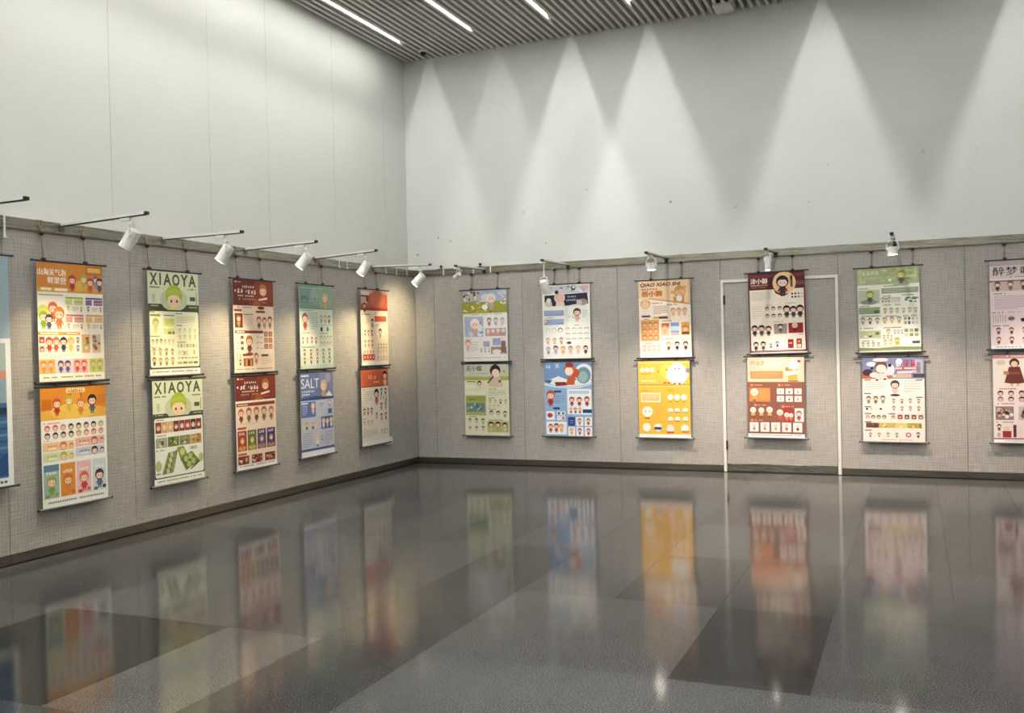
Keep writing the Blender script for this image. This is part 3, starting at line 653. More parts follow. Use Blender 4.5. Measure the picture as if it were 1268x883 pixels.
@art
def L2l(a):
    xiaoya(a, False); a.rect(0,0.35,1,1,'454a3a'); a.rrect(0.02,0.365,0.985,0.93,'eff0e4',0.03); a.rect(0,0.94,1,1,'f2f1e6')
    a.words(0.06,0.375,0.2,0.385,'5c6440',6)
    for i,(c,d) in enumerate((('8a4434','d89a7a'),('d2a070','f0d0a0'),('d8b078','e8c890'),('6a302c','c07a5a'),('7c3a3a','e0c0a8'),('9c3a38','e08a7a'),('4e2e2c','d8c0a0'),('7a302c','c87858'))):
        u = 0.04+0.115*i; a.rect(u,0.40,u+0.11,0.505,c); a.face(u+0.055,0.455,0.036,d,'f0d8c0')
    a.words(0.06,0.525,0.24,0.535,'5c6440',7)
    for i,(c,bl) in enumerate((('a8a890',['4a5a2a','7a8a4a','ece8dc']),('6a7a3c',['c8c08a','3c4a22','8a9a4a']),('8a8a6a',['d8d4c0','5a6238','a89a5a']),('c0a060',['7a4a28','e8d090','5a3a2a']))):
        a.pic(0.04+0.23*i,0.55,0.26+0.23*i,0.645,c,bl,10)
    a.words(0.04,0.665,0.2,0.675,'5c6440',6)
    def slab(pts, c, inner, n):
        a.poly(pts,c)
        p0,p1,p2,p3 = pts
        L = lambda p,q,t: (p[0]+(q[0]-p[0])*t,p[1]+(q[1]-p[1])*t)
        for i in range(n):
            t0,t1 = (i+0.18)/n,(i+0.84)/n
            q = [L(L(p0,p3,t0),L(p1,p2,t0),0.18),L(L(p0,p3,t0),L(p1,p2,t0),0.82),L(L(p0,p3,t1),L(p1,p2,t1),0.82),L(L(p0,p3,t1),L(p1,p2,t1),0.18)]
            a.poly(q, inner); c0 = ((q[0][0]+q[2][0])/2,(q[0][1]+q[2][1])/2); a.ell(c0[0],c0[1],0.035,'c6cf8a')
    a.poly([(0.44,0.66),(0.58,0.655),(0.66,0.75),(0.52,0.80)],'8a9a58'); a.ell(0.55,0.71,0.05,'c6d080')
    a.poly([(0.30,0.885),(0.36,0.90),(0.46,0.69),(0.42,0.68)],'70805a'); slab([(0.27,0.70),(0.43,0.69),(0.35,0.90),(0.14,0.905)],'8f9c68','5c6a42',4)
    a.poly([(0.69,0.90),(0.73,0.895),(0.93,0.825),(0.90,0.80)],'4f5a34'); a.poly([(0.50,0.775),(0.74,0.715),(0.90,0.82),(0.62,0.90)],'7c8a48'); a.poly([(0.54,0.785),(0.73,0.735),(0.85,0.82),(0.64,0.88)],'5c6a34')
    for u,v in ((0.62,0.785),(0.71,0.765),(0.68,0.84),(0.77,0.815)): a.ell(u,v,0.045,'b8c470')
    a.ell(0.08,0.82,0.06,'b4c47a',1.3); a.ell(0.93,0.79,0.05,'b4c47a',1.3); a.pic(0.70,0.665,0.86,0.70,'c8cab0',['5a6248','8a9270'],5); a.words(0.04,0.885,0.12,0.90,'5c6440',3); a.footer()

def brown_header(a, h):
    a.rect(0,0,1,1,'f0d9c2'); a.rect(0,0,1,h,'6e2f26'); a.poly([(0.35,h),(0.55,0),(1,0),(1,h)],'8a3a28'); a.poly([(0.45,h),(0.55,h*0.7),(0.75,h)],'a4602e')
    a.rect(0.05,0.02,0.09,0.035,'f0e0d8'); a.rect(0.11,0.025,0.2,0.032,'d8b8a8'); a.glyphs(0.22,h*0.22,0.52,h*0.31,6,'f2e4dc')
    a.ell(0.06,h*0.44,0.018,'f6ece4'); a.glyphs(0.11,h*0.36,0.26,h*0.53,2,'fbf2ea'); a.ell(0.32,h*0.45,0.012,'fbf2ea'); a.glyphs(0.36,h*0.38,0.58,h*0.55,3,'fbf2ea')
    a.words(0.12,h*0.60,0.56,h*0.65,'e8cfc0',10); a.words(0.14,h*0.72,0.55,h*0.78,'c08a6a',8)
    a.fig(0.74,h*0.98,h*0.86,'b8743a','8a2f26'); a.poly([(0.62,h*0.72),(0.84,h*0.64),(0.85,h*0.72),(0.63,h*0.80)],'f2e4da'); a.words(0.70,h*0.83,0.82,h*0.87,'e88a7a',4)

@art
def L3u(a):
    brown_header(a,0.28); a.words(0.06,0.295,0.45,0.305,'6e2f26',9); a.rrect(0.02,0.32,0.20,0.345,'8a4030',0.01); a.rrect(0.55,0.33,0.78,0.355,'8a4030',0.01); a.ell(0.68,0.30,0.09,'7a2a22',0.3)
    a.rect(0.03,0.365,0.22,0.52,'6a2c26'); a.fig(0.125,0.51,0.13,'b8743a','c08a5a'); a.words(0.25,0.37,0.48,0.382,'5a2a22',6); a.lines(0.25,0.40,0.48,0.51,7,'b89a88')
    a.row(0.55,0.97,0.53,0.14,3,['a8603a','a8583a','9a5a38'],['8a5a40','c09068','b07848'])
    a.rrect(0.03,0.55,0.72,0.58,'8a3628',0.01); a.words(0.07,0.558,0.3,0.572,'f6e8dc',7); a.rect(0.03,0.58,0.97,0.80,'f6e4d0')
    a.fig(0.37,0.80,0.20,'b8743a','7a2f26'); a.ell(0.37,0.805,0.09,'8a4632',0.3)
    for i in range(3): a.words(0.04,0.62+0.06*i,0.13,0.628+0.06*i,'8a5a48',4); a.rrect(0.16,0.605+0.06*i,0.23,0.64+0.06*i,'8a5444',0.01); a.rrect(0.54,0.605+0.06*i,0.61,0.635+0.06*i,'e6c8b0',0.01); a.words(0.64,0.62+0.06*i,0.71,0.628+0.06*i,'8a5a48',3)
    a.tiles(0.74,0.56,0.97,0.765,2,3,0.02,['c4764e','b86a48','c89068'],1,'9a4a30','e0c0a0')
    a.rrect(0.20,0.80,0.40,0.825,'8a4030',0.01); a.rrect(0.66,0.81,0.84,0.835,'8a4030',0.01); a.lines(0.05,0.80,0.09,0.91,5,'a06a54'); a.fig(0.14,0.93,0.07,'5a3028','6a3a2a'); a.fig(0.14,0.85,0.05,'d8b090','c89a7a')
    a.rect(0.22,0.85,0.45,0.935,'9a3c28'); a.rect(0.26,0.86,0.42,0.93,'c88a4a'); a.rect(0.32,0.865,0.37,0.93,'3a2018'); a.fig(0.53,0.92,0.13,'a8683a','c08a58'); a.lines(0.65,0.85,0.94,0.93,5,'c0a090'); a.footer()

@art
def L3l(a):
    brown_header(a,0.265); a.rect(0,0.265,1,0.28,'faf2ea'); a.rect(0.02,0.29,0.97,0.325,'8a3a2a'); a.words(0.06,0.302,0.3,0.315,'f0dccc',7)
    a.row(0.03,0.97,0.50,0.165,5,['b06a40','a8643a','b0683c','a8603c','b47248'],['7a3c2c','8a5a3c','7c4a36','94603e','a06a44']); a.lines(0.05,0.51,0.9,0.525,1,'c0a08a'); a.rrect(0.03,0.545,0.24,0.57,'a8604a',0.01)
    for i,(c,t,b) in enumerate((('a04038','d8a050','c85a38'),('6a7038','c8b850','8a9a3c'),('5c4a78','b8906a','7a6aa0'),('4a3a78','c88a58','6a4a8a'))):
        u = 0.03+0.24*i; a.rect(u,0.585,u+0.215,0.80,c); a.glyphs(u+0.03,0.60,u+0.18,0.63,3,'f4e4d0'); a.ell(u+0.107,0.77,0.09,t,0.4); a.fig(u+0.107,0.775,0.12,t,b)
    a.rrect(0.03,0.825,0.24,0.848,'a8604a',0.01)
    for i in range(3): a.pic(0.03+0.33*i,0.855,0.29+0.33*i,0.945,'7a3c2c',['d8a88a','4a2018','c87a5a','f0d8c0'],12)
    a.rect(0,0.955,1,1,'fbf5ef'); a.footer()

@art
def L4u(a):
    a.rect(0,0,1,1,'d3dccb'); a.rect(0,0,1,0.285,'7d9d90'); a.poly([(0.55,0),(1,0),(1,0.285),(0.62,0.285)],'93ad92'); a.rect(0.04,0.035,0.6,0.045,'a8c0b4'); a.ell(0.45,0.12,0.12,'9ab0a8'); a.ell(0.45,0.20,0.14,'8aa69c',0.4)
    a.glyphs(0.06,0.13,0.27,0.185,3,'2e4844'); a.words(0.44,0.155,0.60,0.172,'41584e',3); a.words(0.06,0.205,0.4,0.218,'4e6e66',6); a.words(0.06,0.245,0.4,0.252,'5a7a70',6); a.rect(0,0.278,1,0.288,'5c7a6c'); a.fig(0.78,0.295,0.21,'c8b088','c8a468')
    a.fig(0.16,0.545,0.21,'8a6a58','a04838'); a.lines(0.27,0.33,0.55,0.545,9,'8a9a8c'); a.row(0.59,0.95,0.46,0.11,3,['a89a80','c87a70','6a7a6a'],['8aa090','c88a80','4a5a50']); a.rrect(0.02,0.30,0.4,0.312,'8aa89a',0.004)
    a.rect(0.58,0.475,0.97,0.482,'8aa89a'); a.ell(0.65,0.53,0.035,'2e3a30',1.3); a.ell(0.73,0.525,0.03,'e0d8c0',1.2); a.ell(0.84,0.53,0.035,'6a7a60',1.2); a.words(0.05,0.57,0.3,0.58,'5a7a70',7); a.words(0.6,0.575,0.9,0.585,'5a7a70',7)
    a.rrect(0.01,0.605,0.54,0.72,'e6e8e0',0.01); a.row(0.02,0.54,0.71,0.09,4,['8a7a70','a07068','8a6a6a','a0605a'],['7a8a84','b08078','8a9a94','985048'])
    a.faces(0.58,0.98,0.60,0.74,4,2,'a8a890','e8d8c0'); a.words(0.05,0.74,0.45,0.752,'5a7a70',9)
    a.row(0.03,0.97,0.855,0.09,5,['6a5a50','8a3a34','8a5a40','707a68','50504a'],['5a6a64','a0483e','a87a4a','8a9a84','7a8278']); a.row(0.03,0.97,0.95,0.09,5,['6a5a50','6a4a4a','7a6a50','8a8270','50504a'],['5a4a44','8a5048','5a6a5a','8a9a84','6a7278']); a.rect(0,0.96,1,1,'bcd0c2')

@art
def L4l(a):
    a.rect(0,0,1,1,'bcc2d2'); a.rect(0,0,1,0.325,'6674a0'); a.poly([(0.55,0),(1,0),(1,0.325),(0.68,0.325)],'8086ac'); a.rrect(0.03,0.03,0.25,0.05,'d8dcea',0.008)
    a.text('SALT',0.03,0.075,0.56,0.19,'dfe4f0',0.0)
    for u0,u1,v in ((0.32,0.44,0.188),): a.rect(u0,v-0.004,u1-0.03,v,'dfe4f0')
    a.glyphs(0.05,0.215,0.42,0.238,7,'eef0f6'); a.rect(0.05,0.25,0.06,0.29,'eef0f6'); a.words(0.08,0.255,0.28,0.27,'e0e4ee',5); a.ell(0.83,0.08,0.09,'a4a8bc'); a.poly([(0.74,0.30),(0.86,0.235),(0.97,0.30)],'e8ecf2'); a.poly([(0,0.31),(0.4,0.285),(1,0.31),(1,0.335),(0,0.335)],'3c4880')
    a.fig(0.70,0.335,0.24,'d0b890','b8a070','e8d0b8','2a2a3a')
    a.rrect(0.01,0.35,0.44,0.535,'5e6ca4',0.01); a.rrect(0.03,0.36,0.22,0.375,'d8dcea',0.005); a.lines(0.05,0.395,0.2,0.52,6,'c0c6dc'); a.fig(0.36,0.50,0.14,'c8b898','d0c8b0')
    a.words(0.55,0.38,0.7,0.39,'4a5488',5); a.lines(0.55,0.40,0.66,0.44,3,'8088a8'); a.fig(0.87,0.44,0.10,'8a9a8a','a89a70'); a.rect(0.82,0.455,0.94,0.515,'4c5a96'); a.row(0.03,0.48,0.685,0.095,5,['c8b8a0','a89a8a'],['d8d0c0','3a3a44'])
    a.rect(0.60,0.545,0.97,0.695,'4c5a9a'); a.row(0.61,0.97,0.685,0.12,3,['d8ccb8','e0d4c0'],['e8e4dc','c8a890']); a.lines(0.05,0.72,0.33,0.90,7,'8f95ae'); a.fig(0.47,0.895,0.18,'d0c8b8','e0dccf','e8d0b8','26263a'); a.lines(0.70,0.73,0.95,0.89,6,'8f95ae'); a.fig(0.62,0.84,0.07,'8a90a8','70789a')
    a.rect(0,0.91,1,0.935,'46548e'); a.rect(0,0.945,1,1,'eef0f4')

@art
def L5u(a):
    a.rect(0,0,1,1,'efd9bf'); a.rect(0,0,1,0.275,'b5563c'); a.rect(0,0,1,0.05,'c8a090'); a.ell(0.62,0.12,0.28,'bd6a4c',0.6); a.rect(0,0.235,1,0.275,'9c3a28'); a.rect(0.02,0.02,0.32,0.075,'d8cabc'); a.rect(0.03,0.075,0.28,0.095,'4a2a22'); a.rect(0.02,0.095,0.26,0.185,'c2a896'); a.rect(0.21,0.09,0.28,0.16,'5a3a2e')
    a.fig(0.14,0.31,0.14,'7a2c24','4a2430','e8b8a8')
    a.words(0.05,0.32,0.35,0.335,'6a3a30',6); a.rect(0.5,0.345,0.94,0.42,'c85a38'); a.rect(0.52,0.30,0.56,0.32,'c87a60'); a.lines(0.05,0.39,0.33,0.46,4,'c0a078'); a.fig(0.42,0.51,0.13,'3a2a26','a08060'); a.lines(0.52,0.46,0.7,0.5,2,'c87a60'); a.ell(0.72,0.56,0.15,'f6e8d2'); a.fig(0.70,0.65,0.14,'4a3a30','c0a080')
    a.row(0.08,0.45,0.62,0.09,3,['8a3a30','5a3028','3a1c1c'],['a87048','b09060','6a2c28']); a.faces(0.08,0.45,0.66,0.77,3,2,'7a4a34','e8c4a4'); a.faces(0.58,0.98,0.71,0.80,4,2,'6a4a34','f0d8b8'); a.rect(0.05,0.855,0.48,0.93,'b84a34'); a.row(0.06,0.48,0.865,0.06,4,'5a3a2c','c8a070'); a.row(0.06,0.48,0.94,0.07,4,'e8b098','8a3a2c')
    a.row(0.55,0.98,0.87,0.07,4,['8a8a6a','c0a880'],'d8c8a0'); a.row(0.55,0.98,0.945,0.065,4,['6a6a4a','c0a880'],'c8b890'); a.rect(0,0.955,1,1,'f6eee0')

@art
def L5l(a):
    a.rect(0,0,1,1,'ece4d6'); a.rect(0,0,1,0.235,'cc5c38'); a.rect(0.03,0.02,0.97,0.025,'e09a80'); a.rect(0.03,0.02,0.04,0.22,'e09a80'); a.rect(0,0.225,0.85,0.235,'8a3018')
    a.glyphs(0.24,0.075,0.56,0.13,3,'f0b898'); a.words(0.46,0.16,0.68,0.18,'f0b8a0',3); a.fig(0.88,0.235,0.21,'3a1412','e8c4a8')
    a.words(0.04,0.26,0.14,0.27,'8a5a48',3); a.lines(0.08,0.29,0.42,0.45,6,'b8aea0'); a.fig(0.55,0.48,0.22,'2c1c1c','b8543c'); a.row(0.66,0.97,0.36,0.10,2,'2e2420',['7a6a3c','5a4a30']); a.row(0.66,0.97,0.42,0.06,3,['8a4a3a','b8a060'],['a07a4a','5a3a2a'])
    a.words(0.04,0.485,0.16,0.495,'8a5a48',3); a.row(0.03,0.42,0.60,0.10,3,['3a2a24','8a6a4a'],['a87848','8a4a38']); a.row(0.64,0.97,0.56,0.11,2,'3a2620',['b84a38','a8884a']); a.fig(0.90,0.50,0.09,'5a4a3a','c0a878'); a.fig(0.54,0.67,0.09,'4a2c24','c87a58'); a.row(0.64,0.97,0.70,0.11,2,['3a2620','b84a38'],['c87858','a8443a'])
    a.words(0.04,0.64,0.16,0.65,'8a5a48',3); a.row(0.03,0.42,0.74,0.07,3,'a08a78','d0b8a0'); a.words(0.04,0.765,0.16,0.775,'8a5a48',3); a.lines(0.05,0.80,0.6,0.90,5,'a89c8c'); a.row(0.68,0.97,0.88,0.07,3,'c87858',['d8a888','8a3a30']); a.rect(0,0.945,1,1,'f4f0ea')

@art
def B1u(a):
    a.rect(0,0,1,1,'e6e4dc'); a.rect(0,0,1,0.325,'a4acc4'); a.ell(0.55,0.1,0.14,'ccd0dc',0.5); a.ell(0.9,0.05,0.1,'c0c4d8',0.5)
    a.rect(0,0.16,1,0.325,'9a9a44'); a.poly([(0.35,0.17),(0.5,0.11),(0.6,0.17)],'c8ccc8')
    for i in range(26): a.ell(0.03+0.35*a.r.random(),0.02+0.12*a.r.random(),0.028,['d8cc9a','7a6a34','4a4428','c8bc7a','e8dfc0'][i%5],0.8,n=7)
    for i in range(26): a.ell(0.03+0.94*a.r.random(),0.18+0.125*a.r.random(),0.03,['b4b458','6a6a24','d8d090','8a8a30','eee6c8'][i%5],0.6,n=7)
    for i in range(8): a.ell(0.82+0.15*a.r.random(),0.04+0.15*a.r.random(),0.028,['d8dccc','a8b09a'][i%2],0.7,n=7)
    a.fig(0.65,0.285,0.24,'e2dcd8','b8a0a0'); a.ell(0.5,0.24,0.07,'f0ecd8',0.8)
    a.words(0.15,0.335,0.9,0.347,'a8a290',16); a.rect(0.02,0.36,0.98,0.66,'e4e6e8'); a.pic(0.03,0.37,0.46,0.655,'a8b4cc',['dfe4ea','8a9cc0','c8d0dc'],10); a.fig(0.27,0.645,0.25,'ece6e0','c8a890')
    a.row(0.52,0.96,0.51,0.12,3,['8a6a6a','8aa0a8','b0a8a0'],['a87a70','a0b4b8','c8b8a8']); a.rect(0.5,0.54,0.96,0.65,'b89a94'); a.row(0.51,0.96,0.64,0.09,4,'ece0d8',['d8a898','c88a80'])
    a.words(0.05,0.68,0.2,0.688,'6a5a5a',5); a.fig(0.10,0.86,0.17,'b8948c','d0a8a0'); a.lines(0.16,0.73,0.34,0.88,6,'b8b4a8'); a.row(0.36,0.62,0.88,0.07,3,'b0a8b0','9a90a8'); a.rect(0.45,0.72,0.60,0.80,'a8a0c0'); a.rect(0.66,0.68,0.84,0.78,'9aa8cc'); a.rect(0.62,0.80,0.97,0.90,'8a6a58'); a.pic(0.62,0.80,0.97,0.90,'a88a78',['d8c8b8','6a4a3c'],8); a.ell(0.75,0.87,0.10,'e8e0da',0.5); a.rect(0.85,0.72,0.95,0.88,'8a6a60'); a.words(0.05,0.945,0.95,0.955,'9a948a',22)

@art
def B1l(a):
    a.rect(0,0,1,1,'dcdcc0'); a.rect(0,0,1,0.175,'c6cbb8'); a.han('花小蝶',0.04,0.02,0.40,0.095,'3c4628'); a.words(0.16,0.125,0.55,0.131,'6a7058',9); a.rect(0,0.175,1,0.225,'a9ad52')
    a.poly([(0.53,0.30),(0.66,0.17),(0.80,0.17),(0.88,0.31),(0.70,0.33)],'d4c2a8'); a.ell(0.70,0.09,0.12,'2a2420'); a.ell(0.71,0.125,0.085,'f0d8c4'); a.ell(0.70,0.035,0.05,'2a2420'); a.poly([(0.52,0.26),(0.66,0.15),(0.66,0.19),(0.54,0.275)],'4a5238'); a.ell(0.80,0.24,0.03,'5a5a48'); a.ell(0.9,0.1,0.03,'b8a878')
    a.rect(0.05,0.24,0.26,0.25,'2e2e20'); a.fig(0.34,0.35,0.12,'2e2826','e0d0c0'); a.rect(0.02,0.29,0.26,0.34,'e6e4c8'); a.rect(0.02,0.38,0.47,0.42,'e6e4c8'); a.rect(0.02,0.44,0.48,0.72,'a8b06a'); a.rect(0.03,0.45,0.47,0.52,'9ca24a'); a.words(0.11,0.49,0.22,0.50,'2e3a20',3); a.pic(0.03,0.545,0.45,0.67,'6a8a88',['c8d8d4','48685a','8aa89a'],10)
    a.words(0.56,0.345,0.72,0.355,'2e3a20',5); a.lines(0.54,0.37,0.92,0.45,5,'a8a888'); a.words(0.54,0.47,0.68,0.48,'2e3a20',5); a.row(0.52,0.98,0.56,0.07,4,'8a7a5a',['c8bc90','c8b888','4a4a40','b8b070']); a.row(0.52,0.80,0.62,0.055,3,'9a9272','d0c8a0'); a.words(0.54,0.63,0.7,0.64,'2e3a20',5)
    a.row(0.52,0.98,0.75,0.10,3,'2a2624',['e0d4c4','dcd0bc','8a8a78']); a.words(0.1,0.735,0.3,0.745,'2e3a20',6); a.words(0.54,0.78,0.86,0.79,'2e3a20',9); a.row(0.03,0.48,0.85,0.09,3,'3a3630',['d8d0b8','c8c0a0','b8a888']); a.row(0.03,0.48,0.95,0.08,3,'4a4640',['d8d0b8','d0c8a8','c8c0a8']); a.rect(0.5,0.80,0.98,0.955,'b2b66c'); a.row(0.51,0.97,0.945,0.14,3,'2a2624',['c8b898','a8a070','d8c8a8'])

@art
def B2u(a):
    a.rect(0,0,1,1,'e9ebe3'); a.rect(0.02,0.015,0.98,0.12,'c4c8ce')
    for i in range(12): a.ell(0.06+0.88*a.r.random(),0.03+0.075*a.r.random(),0.04,['a0a8ba','dcdedc','8a90a4','e2dcd8'][i%4],0.6,n=8)
    a.rect(0.84,0.02,0.97,0.09,'d0a8a0'); a.ell(0.66,0.05,0.05,'5a5a58'); a.ell(0.67,0.04,0.025,'e8e8e6')
    a.poly([(0.05,0.14),(0.95,0.12),(0.97,0.27),(0.60,0.285),(0.25,0.29),(0.05,0.25)],'2a2740'); a.glyphs(0.53,0.155,0.72,0.178,5,'c8c8d4'); a.glyphs(0.51,0.20,0.76,0.225,6,'dcdce4')
    a.ell(0.37,0.175,0.115,'e4ccc0'); a.ell(0.38,0.18,0.095,'dfb8a8'); a.ell(0.31,0.10,0.04,'2c2830'); a.poly([(0.30,0.235),(0.46,0.235),(0.48,0.29),(0.28,0.29)],'e0ccc4'); a.ell(0.13,0.255,0.08,'cfc6b0',0.8); a.ell(0.14,0.21,0.05,'e2dcd4')
    a.ell(0.84,0.245,0.12,'a08878',0.55); a.ell(0.78,0.25,0.06,'cabfae',0.9); a.poly([(0.4,0.30),(0.7,0.27),(0.95,0.30)],'d4dcdc')
    a.rect(0.03,0.345,0.45,0.42,'8a9cc4'); a.lines(0.05,0.355,0.43,0.41,4,'c8d0e0'); a.words(0.04,0.44,0.25,0.447,'5a6284',7); a.rect(0.03,0.465,0.45,0.54,'8a9cc4'); a.lines(0.12,0.475,0.43,0.53,4,'c8d0e0'); a.fig(0.06,0.55,0.09,'c8b0a0','c0a090'); a.words(0.5,0.435,0.66,0.445,'4a4640',6)
    a.fig(0.73,0.51,0.19,'5a3c3c','d8a8a0'); a.lines(0.84,0.36,0.95,0.47,4,'b0aca4'); a.words(0.66,0.55,0.78,0.56,'5a5650',4)
    for i,(c) in enumerate(('c8ccb8','b8c0a0','3a3a3a')): a.ell(0.11+0.13*i,0.615,0.05,c); a.ell(0.11+0.13*i,0.62,0.038,'eceae4')
    for j in range(3):
        for i in range(4): a.ell(0.53+0.13*i,0.605+0.07*j,0.048,'3c3432' if (i+j)%2 else '5c504a',0.55,0,180); a.ell(0.53+0.13*i,0.615+0.07*j,0.046,'efe6dc',0.7)
    a.row(0.03,0.46,0.81,0.10,3,['a8907a','b09a84','8a7a70'],['c0a898','d0b8a8','98a088']); a.ell(0.55,0.79,0.05,'3a3a44',0.5)
    a.row(0.03,0.97,0.945,0.12,6,['8a9cc4','5a4848','d89a4a','8a8078','d09a94','4a2420'],['7a90c0','a8b0c4','e0a858','c8c0b8','e0b4b0','5a302a']); a.rect(0,0.985,1,1,'f2f2ee')

@art
def B2l(a):
    a.rect(0,0,1,1,'8fb2d6'); a.rect(0,0,1,0.27,'6f93bd'); a.poly([(0,0.27),(0.05,0.26),(0.15,0.23),(0.3,0.19),(0.45,0.23),(0.6,0.25),(0.95,0.24),(1,0.26),(0.98,0.285),(0.75,0.325),(0.5,0.335),(0.2,0.315)],'e4e8ee')
    a.ell(0.84,0.16,0.20,'dfe4ea'); a.ell(0.83,0.18,0.15,'6a96a4',1.1); a.ell(0.82,0.20,0.10,'9ab8b4',1.1); a.poly([(0,0.255),(0.18,0.24),(0.12,0.29),(0.03,0.275)],'3c5878'); a.han('山',0.04,0.03,0.13,0.085,'dfe8f4'); a.han('天',0.23,0.025,0.33,0.085,'dfe8f4')
    a.poly([(0.22,0.27),(0.45,0.27),(0.5,0.315),(0.25,0.325)],'8a2c28'); a.poly([(0.50,0.20),(0.66,0.19),(0.64,0.31),(0.46,0.31)],'c0603c'); a.ell(0.66,0.15,0.09,'c8502e'); a.ell(0.54,0.10,0.115,'c86a38'); a.ell(0.53,0.125,0.085,'f4e2d4'); a.ell(0.54,0.04,0.085,'9c3424',0.6)
    a.poly([(0,0.29),(0.2,0.325),(0.5,0.345),(0.75,0.335),(1,0.29),(1,0.30),(0.75,0.345),(0.5,0.355),(0.2,0.338),(0,0.305)],'f4f6f8')
    a.fig(0.13,0.60,0.22,'b8543c','a82e2c'); a.rrect(0.20,0.385,0.36,0.415,'34487a',0.012); a.lines(0.23,0.46,0.44,0.58,4,'4c6a9c',0.2)
    a.rrect(0.48,0.365,0.985,0.71,'e9eff4',0.03); a.words(0.52,0.39,0.94,0.43,'a8bcd0',12); a.row(0.50,0.97,0.60,0.14,3,'a03a30','9c2c2a'); a.row(0.51,0.79,0.70,0.09,3,['d89a78','a84034'],['c05a44','9c2c2a']); a.rrect(0.80,0.64,0.99,0.69,'2c4070',0.012); a.rrect(0.18,0.615,0.32,0.645,'2c4474',0.012)
    a.rrect(0.03,0.67,0.21,0.785,'f0f2f2',0.01); a.ell(0.11,0.725,0.06,'b84a38',0.8)
    for (u,v,c) in ((0.26,0.67,'2c3450'),(0.35,0.67,'4a5a7a'),(0.26,0.735,'d8e0ec'),(0.35,0.735,'a0503c')): a.rrect(u,v,u+0.08,v+0.055,'f0f2f2',0.006); a.rect(u+0.02,v+0.01,u+0.06,v+0.045,c)
    a.rrect(0.03,0.81,0.46,0.985,'eef1f2',0.01); a.fig(0.12,0.96,0.12,'b8543c','b03a30'); a.fig(0.24,0.96,0.13,'8a3028','b8483a'); a.fig(0.35,0.96,0.12,'d89a60','d8a878')
    a.rrect(0.49,0.745,0.635,0.865,'2a4488',0.015); a.glyphs(0.52,0.785,0.60,0.80,2,'c8d4ec'); a.words(0.53,0.82,0.6,0.83,'c8d4ec',3)
    for (u,v,h,b) in ((0.66,0.745,'8a5a40','b88a5a'),(0.84,0.745,'a04034','8a5a40'),(0.49,0.88,'d8a868','d8b078'),(0.66,0.88,'8a3028','c8604a'),(0.84,0.88,'a84438','b8483c')): a.rrect(u,v,u+0.145,v+0.12,'f0f2f2',0.01); a.fig(u+0.072,v+0.112,0.10,h,b)

@art
def B3u(a):
    a.rect(0,0,1,1,'f6e6d4'); a.rect(0,0,1,0.225,'eccaa4'); a.poly([(0,0.225),(0.2,0.225),(1,0.32),(1,0.225)],'eccaa4'); a.poly([(0.2,0.225),(0.2,0.24),(1,0.33),(1,0.31)],'c99a5c'); a.rect(0.955,0,1,0.33,'d8b888')
    a.text('QIAO XIAO SHI',0.035,0.03,0.82,0.085,'4a2420',0.03,0.25); a.glyphs(0.05,0.10,0.38,0.122,6,'5a302a')
    a.han('桥小狮',0.06,0.13,0.46,0.208,'c8702f',0.016); a.han('桥小狮',0.064,0.132,0.464,0.210,'c8702f',0.012)
    a.rect(0.68,0.22,0.88,0.30,'c89058'); a.ell(0.80,0.155,0.115,'d09a58'); a.ell(0.81,0.17,0.085,'eab490',0.75); a.ell(0.79,0.245,0.06,'f2e8e2'); a.ell(0.67,0.16,0.05,'c8b060',0.7); a.fig(0.90,0.15,0.06,'8a5a44','d8a8a0')
    a.ell(0.13,0.30,0.10,'d8a868'); a.rect(0.06,0.235,0.20,0.27,'e8c898'); a.ell(0.13,0.315,0.08,'f0c8a0',0.8); a.rect(0.07,0.37,0.20,0.455,'f0e4da'); a.rect(0.05,0.45,0.22,0.475,'6a4a44'); a.words(0.26,0.29,0.46,0.302,'8a5a48',7)
    a.lines(0.28,0.335,0.56,0.45,6,'8a5a48'); a.words(0.55,0.315,0.74,0.327,'6a3a30',7); a.row(0.61,0.94,0.475,0.115,3,'d09858','e8b888'); a.rect(0.28,0.47,0.39,0.50,'d8a868'); a.rect(0.39,0.47,0.56,0.50,'6a3430'); a.words(0.06,0.495,0.2,0.505,'8a5a48',5); a.words(0.44,0.525,0.64,0.535,'8a5a48',7)
    a.rrect(0.03,0.51,0.39,0.785,'dca468',0.01); a.faces(0.05,0.38,0.525,0.775,3,3,'c07a44','f0c8a0',0.38)
    a.rect(0.42,0.56,0.58,0.72,'e8c0a0'); a.rect(0.44,0.56,0.58,0.61,'c85a30'); a.fig(0.50,0.70,0.12,'d89a60','e0a878'); a.rect(0.61,0.555,0.77,0.72,'7a9ccc'); a.rect(0.61,0.60,0.77,0.66,'c8d8e8'); a.rect(0.61,0.68,0.77,0.72,'c8b0a8'); a.rect(0.81,0.555,0.97,0.715,'e0a848'); a.face(0.89,0.635,0.06,'c87a3a'); a.rect(0.82,0.68,0.96,0.71,'8a3a28')
    a.words(0.44,0.76,0.64,0.77,'8a5a48',7); a.words(0.05,0.81,0.25,0.82,'8a5a48',7); a.row(0.48,0.97,0.915,0.12,3,['d89a60','3a2824','4a2c26'],['5a3028','3a2824','44302c']); a.faces(0.04,0.42,0.835,0.935,4,2,'d8a880','f0d4b8'); a.rect(0,0.95,1,1,'f8efe4'); a.words(0.06,0.965,0.3,0.974,'8a7a6a',10)

